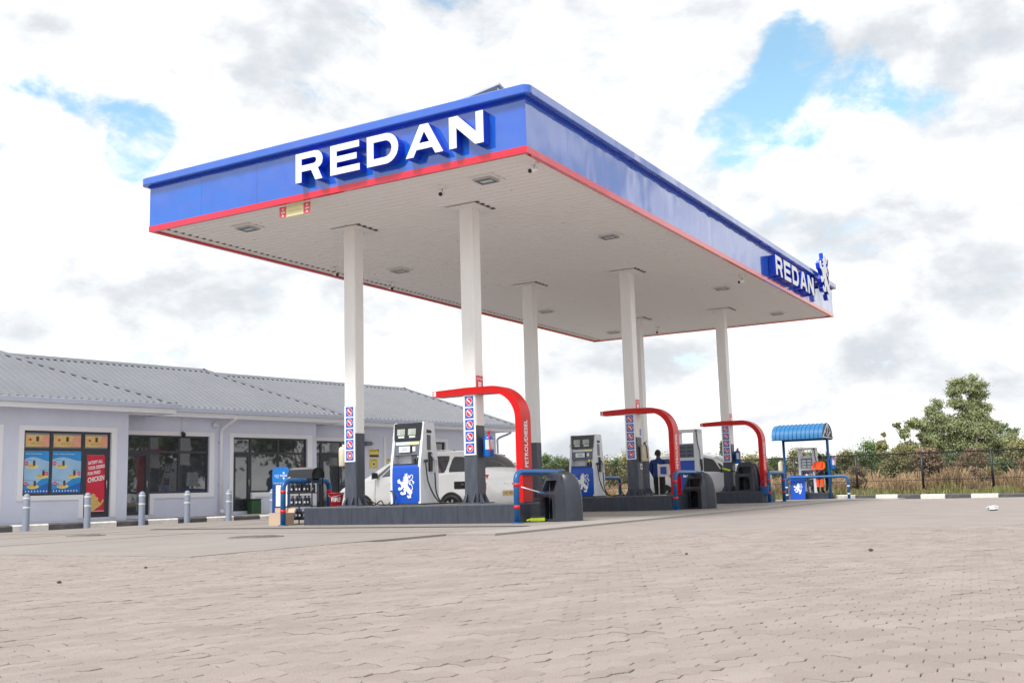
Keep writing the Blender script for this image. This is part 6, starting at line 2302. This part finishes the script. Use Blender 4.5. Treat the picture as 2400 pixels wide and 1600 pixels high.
# ================================================================== vegetation
def leaf_cloud(clumps, n, size, rng, flat=.0, droop=.0, aspect=1.8, gauss=True):
    # clumps: (x,y,z,rx,ry,rz); quads scattered towards the outside of every clump
    cl_ = np.array(clumps)
    wgt = (cl_[:, 3] * cl_[:, 4] * cl_[:, 5]) ** .67
    ids = rng.choice(len(cl_), n, p=wgt / wgt.sum())
    d = rng.normal(size=(n, 3))
    d /= np.linalg.norm(d, axis=1)[:, None]
    rad = np.minimum(np.abs(rng.normal(0, .62, n)), rng.uniform(.95, 1.25, n)) if gauss else rng.random(n) ** .45
    lump = 1 + .22 * np.sin(d[:, 0] * 7 + ids) * np.sin(d[:, 2] * 6 + 2 * ids)
    c = cl_[ids, :3] + d * cl_[ids, 3:] * (rad * lump)[:, None]
    nrm = d * .7 + rng.normal(size=(n, 3)) * .7
    nrm[:, 2] += .35
    nrm /= np.linalg.norm(nrm, axis=1)[:, None]
    a = np.cross(nrm, rng.normal(size=(n, 3)))
    a[:, 2] -= droop * np.abs(rng.normal(size=n))
    a /= np.linalg.norm(a, axis=1)[:, None]
    b = np.cross(nrm, a)
    b /= (np.linalg.norm(b, axis=1)[:, None] + 1e-6)
    s = size * rng.uniform(.4, 1.5, n)[:, None]
    a, b = a * s * aspect * .5, b * s * .5
    V = np.empty((n, 4, 3))
    V[:, 0], V[:, 1], V[:, 2], V[:, 3] = c - a, c - b * .9 + a * .1, c + a, c + b * .9 + a * .1
    rn = np.repeat(np.clip(rng.normal(.5, .22, n) + (rng.random(len(cl_))[ids] - .5) * .35, 0, 1), 4)
    return V.reshape(-1, 3), rn


def quad_mesh(name, V, rn, m_):
    n = len(V) // 4
    me = bpy.data.meshes.new(name)
    me.vertices.add(len(V))
    me.vertices.foreach_set('co', V.astype(np.float32).ravel())
    me.loops.add(4 * n)
    me.loops.foreach_set('vertex_index', np.arange(4 * n, dtype=np.int32))
    me.polygons.add(n)
    me.polygons.foreach_set('loop_start', np.arange(0, 4 * n, 4, dtype=np.int32))
    me.polygons.foreach_set('loop_total', np.full(n, 4, dtype=np.int32))
    me.update()
    me.validate()
    a = me.attributes.new('rnd', 'FLOAT', 'POINT')
    a.data.foreach_set('value', rn.astype(np.float32))
    me.materials.append(M[m_])
    return me


def at(xp, dep_):
    # ground point seen in the column xp of the photograph (2400 wide) at the given depth
    d_ = fw + rt * ((xp - 1200) / 2449.0)
    v = CAM + d_ * dep_
    return Vector((v.x, v.y, -.21))


def pxh(yp, xp, dep_):
    # height of image row yp at that depth
    d_ = fw + rt * ((xp - 1200) / 2449.0) - up * ((yp - 800) / 2449.0)
    return (CAM + d_ * dep_).z


def tree(name, label, cat, base, height, spread, nclump, nleaf, leaf, m_, bark, group, trunk_r=.12, low=.25, shape='round', seed=0, stems=1, crown=None):
    rng = np.random.default_rng(seed + 11)
    t = thing(name, label, cat, base, 0, group)
    tips = []
    tb = MB()
    if crown is None:
        cl_ = []
        for k in range(nclump):
            z = low + (1 - low) * rng.random() ** .8
            if shape == 'cone':
                rr = spread * (1.02 - z) * 1.0
            elif shape == 'dome':
                rr = spread * math.sqrt(max(.05, 1 - ((z - low) / (1.02 - low)) ** 2))
            else:
                rr = spread * math.sqrt(max(.08, 1 - ((z - .58) / .48) ** 2))
            a = rng.random() * 2 * pi
            q = rr * rng.random() ** .5 * .85
            s_ = spread * rng.uniform(.22, .42) if shape != 'cone' else max(.12, rr * .55)
            cl_.append((q * cos(a), q * sin(a), z * height - s_ * .5, s_, s_, s_ * rng.uniform(.6, .9)))
    else:
        cl_ = crown
    for k in range(stems):
        a = rng.random() * 6.28
        o = .25 * stems * .3
        b0 = Vector((o * cos(a), o * sin(a), 0)) if stems > 1 else Vector((0, 0, 0))
        tp = Vector((b0.x * 3 + rng.normal() * .2, b0.y * 3 + rng.normal() * .2, height * (.62 if shape != 'cone' else .9)))
        mid = (b0 + tp) / 2 + Vector((rng.normal() * .12, rng.normal() * .12, 0)) * height * .08
        pts = curve_pts([b0, mid, tp], 4)
        rs = [trunk_r * (1 - .72 * i / (len(pts) - 1)) for i in range(len(pts))]
        tb.tube(pts, rs, 7)
        tips.append(pts)
    for (x, y, z, *_r) in cl_[::max(1, len(cl_) // 14)]:
        pts = tips[int(rng.integers(len(tips)))]
        k = int(len(pts) * rng.uniform(.35, .85))
        s0 = pts[k]
        e = Vector((x, y, z))
        if e.z < s0.z - .2:
            continue
        tb.tube(curve_pts([s0, (s0 + e) / 2 + Vector((0, 0, .06 * height * rng.random())), e], 3), [trunk_r * .35, trunk_r * .3, trunk_r * .22, trunk_r * .15, trunk_r * .13, trunk_r * .1, trunk_r * .06][:7], 5)
    tb.build('trunk', bark, t, fixn=False)
    V, rn = leaf_cloud(cl_, nleaf, leaf, rng, droop=.8 if m_ == 'leaf_euc' else .2, aspect=2.6 if m_ == 'leaf_euc' else 1.6)
    link('crown', quad_mesh('crown', V, rn, m_), t)
    return t


# the tall loose gum tree at the right
D_ = 85.0
base = at(2250, D_)


def cpx(xp, yp, rpx, rz=None, dd=0):
    # a clump given by photo column / row and radius in photo pixels
    v = at(xp, D_)
    s_ = rpx * 1.15 * D_ / 2449.0
    return (v.x - base.x, v.y - base.y + dd, pxh(yp, xp, D_) - base.z, s_, s_ * .9, (rz or rpx) * D_ / 2449.0)


cr = [cpx(2235, 905, 20, 14), cpx(2260, 898, 22, 14), cpx(2285, 920, 20, 18), cpx(2222, 925, 18, 16), cpx(2275, 935, 18, 16), cpx(2245, 915, 22, 14),
      cpx(2225, 955, 24, 18), cpx(2262, 960, 26, 18), cpx(2290, 955, 16, 16), cpx(2240, 985, 34, 22), cpx(2285, 985, 26, 20), cpx(2215, 1000, 28, 22), cpx(2270, 1015, 34, 24), cpx(2310, 1005, 20, 18), cpx(2330, 1030, 20, 22),
      cpx(2180, 965, 20, 22), cpx(2165, 985, 18, 20), cpx(2190, 1000, 24, 20), cpx(2160, 1020, 24, 22), cpx(2200, 1035, 30, 22), cpx(2245, 1045, 34, 22), cpx(2295, 1045, 28, 22), cpx(2330, 1060, 22, 20), cpx(2215, 1075, 30, 24), cpx(2275, 1080, 32, 22), cpx(2170, 1060, 22, 20)]
rng_a = np.random.default_rng(91)
_o = []
for (x, y, z, rx, ry, rz) in cr:
    for _ in range(6):
        d = rng_a.normal(size=3)
        d /= np.linalg.norm(d)
        q = rng_a.random() ** .5
        _o.append((x + d[0] * rx * q, y + d[1] * ry * q, z + d[2] * rz * q, rx * .85 * rng_a.uniform(.5, 1.2), ry * .85 * rng_a.uniform(.5, 1.2), rz * .7 * rng_a.uniform(.6, 1.3)))
cr = _o
tree('gum_tree', 'tallest loose gum tree with pale trunk behind the fence at the right', 'tree', base, 8.6, 3, 0, 105000, .07, 'leaf_euc', 'bark_pale', 'trees beyond the fence', .16, seed=1, stems=3, crown=cr)


def airy(cr, seed, k=5, sc=.62):
    # break every clump into a few smaller hanging ones so that sky shows between them
    rng = np.random.default_rng(seed)
    out = []
    for (x, y, z, rx, ry, rz) in cr:
        for _ in range(k):
            d = rng.normal(size=3)
            d /= np.linalg.norm(d)
            q = rng.random() ** .5
            out.append((x + d[0] * rx * q, y + d[1] * ry * q, z + d[2] * rz * q, rx * sc * rng.uniform(.6, 1.2), ry * sc * rng.uniform(.6, 1.2), rz * sc * rng.uniform(.7, 1.3)))
    return out


def gum2(xp, ytop, rp, label, n, seed, m_='leaf_euc', bark='bark_pale', dep_=80, dens=1.0):
    global D_, base
    D_ = dep_
    base = at(xp, dep_)
    rng = np.random.default_rng(seed)
    H = pxh(ytop, xp, dep_) - base.z
    hp_ = 1150 - ytop
    cr = []
    for k in range(n):
        f_ = rng.random()
        yy = ytop + hp_ * (.06 + .85 * f_)
        wd = rp * (.55 + .5 * sin(pi * min(f_ + .15, 1)))
        cr.append(cpx(xp + rng.uniform(-wd, wd), yy, rp * rng.uniform(.4, .75), rp * rng.uniform(.3, .5), rng.uniform(-.8, .8)))
    cr.append(cpx(xp, ytop + rp * .3, rp * .35, rp * .25))
    cr = airy(cr, seed)
    return tree('tree', label, 'tree', base, H, 2, 0, int(22000 * dens), .075, m_, bark, 'trees beyond the fence', .10, seed=seed, stems=2, crown=cr)


gum2(2085, 990, 30, 'slender pale green tree left of the tallest gum tree', 14, 5, 'leaf_euc')
gum2(2128, 980, 26, 'slim gum tree close to the left side of the tallest one', 13, 6, 'leaf_euc', dep_=82)
gum2(2168, 952, 34, 'second tallest gum tree, leaning on the tallest one from the left', 18, 7, 'leaf_euc', dep_=88)
gum2(2055, 1015, 20, 'small narrow light green tree above the third fence post from the right', 9, 8, 'leaf_olive', dep_=78)
gum2(2332, 990, 32, 'rounded green tree at the right flank of the tallest gum tree', 15, 9, 'leaf_green', dep_=92)

BU = [(2020, 1030, 46, 'leaf_green', 'dense bright green tree right of the blue roofed shelter', 95), (1965, 1052, 30, 'leaf_olive', 'low olive bush tree just right of the shelter roof', 95), (2105, 1040, 44, 'leaf_olive', 'olive bush below the slim gum trees', 75),
      (2150, 1052, 34, 'leaf_brown', 'brown leafless shrub below the leaning gum tree', 62), (2200, 1060, 46, 'leaf_dark', 'dark green shrub at the foot of the tallest gum tree', 70), (2270, 1058, 50, 'leaf_green', 'green shrub mass right of the pale gum trunk', 74), (2385, 1020, 52, 'leaf_olive', 'yellowish rounded tree at the right edge of the picture', 68),
      (2330, 1075, 36, 'leaf_dark', 'dark shrub behind the rightmost fence post', 66), (2425, 1030, 50, 'leaf_green', 'green tree cut off by the right edge of the picture', 78), (1890, 1058, 34, 'leaf_green', 'green bush seen through the posts of the blue shelter', 92), (1850, 1052, 30, 'leaf_olive', 'olive bush behind the left post of the blue shelter', 90),
      (1800, 1072, 30, 'leaf_green', 'green bush between the last red arch and the shelter', 90), (1755, 1062, 26, 'leaf_olive', 'pale scrubby tree just right of the third arch column', 88), (1920, 1064, 26, 'leaf_dark', 'dark bush under the right end of the shelter roof', 86), (1560, 1060, 34, 'leaf_olive', 'olive tree behind the head of the person in blue', 98),
      (1625, 1068, 26, 'leaf_dark', 'dark green bush left of the pointed conifer', 96), (1700, 1070, 26, 'leaf_olive', 'olive bush at the foot of the pointed conifer', 96), (1478, 1050, 40, 'leaf_olive', 'olive tree behind the column of arch 2', 92), (1435, 1062, 38, 'leaf_dark', 'dark green tree right of the second lion dispenser', 96),
      (1390, 1070, 32, 'leaf_olive', 'pale olive bush behind the second lion dispenser', 94), (1345, 1072, 34, 'leaf_olive', 'olive bush left of the second lion dispenser', 98), (1305, 1072, 32, 'leaf_dark', 'dark bush left of the olive one behind the second island', 96), (1268, 1064, 28, 'leaf_green', 'green tree right of the second row left column', 100),
      (1225, 1075, 28, 'leaf_dark', 'dark bush between the nearest red arch and the column behind', 98), (1180, 1078, 30, 'leaf_olive', 'olive bush behind the meter box', 104), (1138, 1082, 26, 'leaf_green', 'green bush beyond the end of the shop', 110)]
for k, (xp, yp, rp, m_, lb, dp_) in enumerate(BU):
    b_ = at(xp, dp_)
    H = pxh(yp, xp, dp_) - b_.z
    R_ = rp * dp_ / 2449.0 * 1.6
    tree('bushy_tree', lb, 'tree', b_, H, R_, 42, 15000, .085, m_, 'bark', 'bushes and trees beyond the fence', .07, .05, 'dome', seed=30 + k, stems=2)
b_ = at(1677, 100)
tree('conifer', 'pointed dark conifer rising beyond the white compact car', 'tree', b_, pxh(1033, 1677, 100) - b_.z, .95, 60, 9000, .085, 'leaf_dark', 'bark', 'trees beyond the fence', .08, .1, 'cone', seed=77)

# trees across the road, outside the picture, mirrored in the shop windows
tree('roadside_tree', 'dark spreading tree across the road, mirrored in the shop windows', 'tree', Vector((30, 24.5, -.2)), 8.5, 4.6, 30, 7000, .3, 'leaf_dark', 'bark', 'roadside trees mirrored in the glass', .22, .35, 'round', seed=201)
tree('roadside_tree', 'sparse flat topped tree across the road, mirrored in the right shop window', 'tree', Vector((31, 36, -.2)), 7.5, 5.2, 12, 2500, .3, 'leaf_dark', 'bark', 'roadside trees mirrored in the glass', .18, .6, 'round', seed=202)

# the wood on the skyline, one mass
rng_ = np.random.default_rng(5)
cw = []
for xp in range(1080, 2500, 7):
    dd = rng_.uniform(112, 135)
    v = at(xp + rng_.uniform(-6, 6), dd)
    zt_ = pxh(1078 + 9 * sin(xp * .021) + 6 * sin(xp * .053 + 1) - (xp - 1200) * .012 + rng_.uniform(0, 16), xp, dd)
    for q in range(2):
        rr = rng_.uniform(.9, 1.7)
        cw.append((v.x, v.y + q, max(.2, zt_ - rr * .7 - q * 1.3), rr * 1.2, rr, rr * .8))
V, rn = leaf_cloud(cw, 90000, .16, rng_)
tag(link('far_woodland', quad_mesh('far_woodland', V, rn, 'leaf_olive')), 'hazy band of distant olive green woodland along the skyline', 'woodland', kind='stuff')

# dry scrub right behind the fence
for k, (xp, yt, rp, m_, lb) in enumerate(((2255, 1050, 60, 'leaf_brown', 'large dry brown bush behind the fence near the pale trunk'), (2215, 1085, 40, 'leaf_brown', 'dry brown bush behind the middle fence post'), (2300, 1095, 40, 'leaf_yellow', 'yellow green weed bush at the foot of the fence'),
                                          (2375, 1075, 44, 'leaf_brown', 'dry bush at the fence near the right edge'), (2398, 1095, 30, 'leaf_yellow', 'yellow green bush at the right edge by the kerb'), (2120, 1105, 34, 'leaf_yellow', 'low yellow green weeds between two fence posts'), (1985, 1090, 34, 'leaf_brown', 'dry weed clump right of the shelter barrier'))):
    dp_ = 56 + 3 * (k % 3)
    b_ = at(xp, dp_)
    H = pxh(yt, xp, dp_) - b_.z
    tree('dry_shrub', lb, 'shrub', b_, H, rp * dp_ / 2449.0, 24, 6500, .05, m_, 'bark', 'dry shrubs along the fence', .03, .1, 'dome', seed=120 + k, stems=3)


def grass(name, n, y0, y1, x0, x1, h0, h1, m_, seed, label, dens=None):
    rng = np.random.default_rng(seed)
    x = rng.uniform(x0, x1, n)
    y = rng.uniform(y0, y1, n)
    if dens is not None:
        k = dens(x, y) > rng.random(n)
        x, y = x[k], y[k]
        n = len(x)
    patch = .65 + .35 * np.sin(x * .7 + 1) * np.sin(y * .5 + x * .23) + .25 * np.sin(x * 2.3)
    h = rng.uniform(h0, h1, n) * np.clip(patch, .35, 1.3)
    a = rng.uniform(0, 2 * pi, n)
    w = rng.uniform(.008, .022, n)
    lx, ly = rng.normal(0, .16, n) * h, rng.normal(0, .16, n) * h
    V = np.zeros((n, 4, 3))
    ca, sa = np.cos(a) * w, np.sin(a) * w
    z0 = -.215
    V[:, 0] = np.stack([x - ca, y - sa, np.full(n, z0)], 1)
    V[:, 1] = np.stack([x + ca, y + sa, np.full(n, z0)], 1)
    V[:, 2] = np.stack([x + lx + ca * 1.3, y + ly + sa * 1.3, z0 + h * .92], 1)
    V[:, 3] = np.stack([x + lx * 1.2 - ca * .6, y + ly * 1.2 - sa * .6, z0 + h], 1)
    rn = np.repeat(np.clip(rng.normal(.5, .25, n), 0, 1), 4)
    o = link(name, quad_mesh(name, V.reshape(-1, 3), rn, m_))
    tag(o, label, 'grass', kind='stuff')


def beyond(x, y):
    # only behind the kerb line
    return (((x - KR0.x) * dR.y - (y - KR0.y) * dR.x) < -.5).astype(float)


grass('dry_grass', 60000, 41.0, 66, -34, 26, .7, 1.35, 'grass_dry', 3, 'tall dry brown grass behind the wire fence')
grass('dry_grass', 30000, 40.9, 44, -34, 22, .6, 1.25, 'grass_dry', 5, 'thick belt of dry straw coloured grass right at the fence')
grass('verge_grass', 32000, 20, 40.6, -26, 24, .22, .55, 'grass_green', 4, 'low green weeds on the verge between kerb and fence', beyond)
grass('weed_stalks', 12000, 38, 46, -26, 24, .25, .6, 'grass_green', 6, 'green weed stalks mixed into the dry grass', beyond)
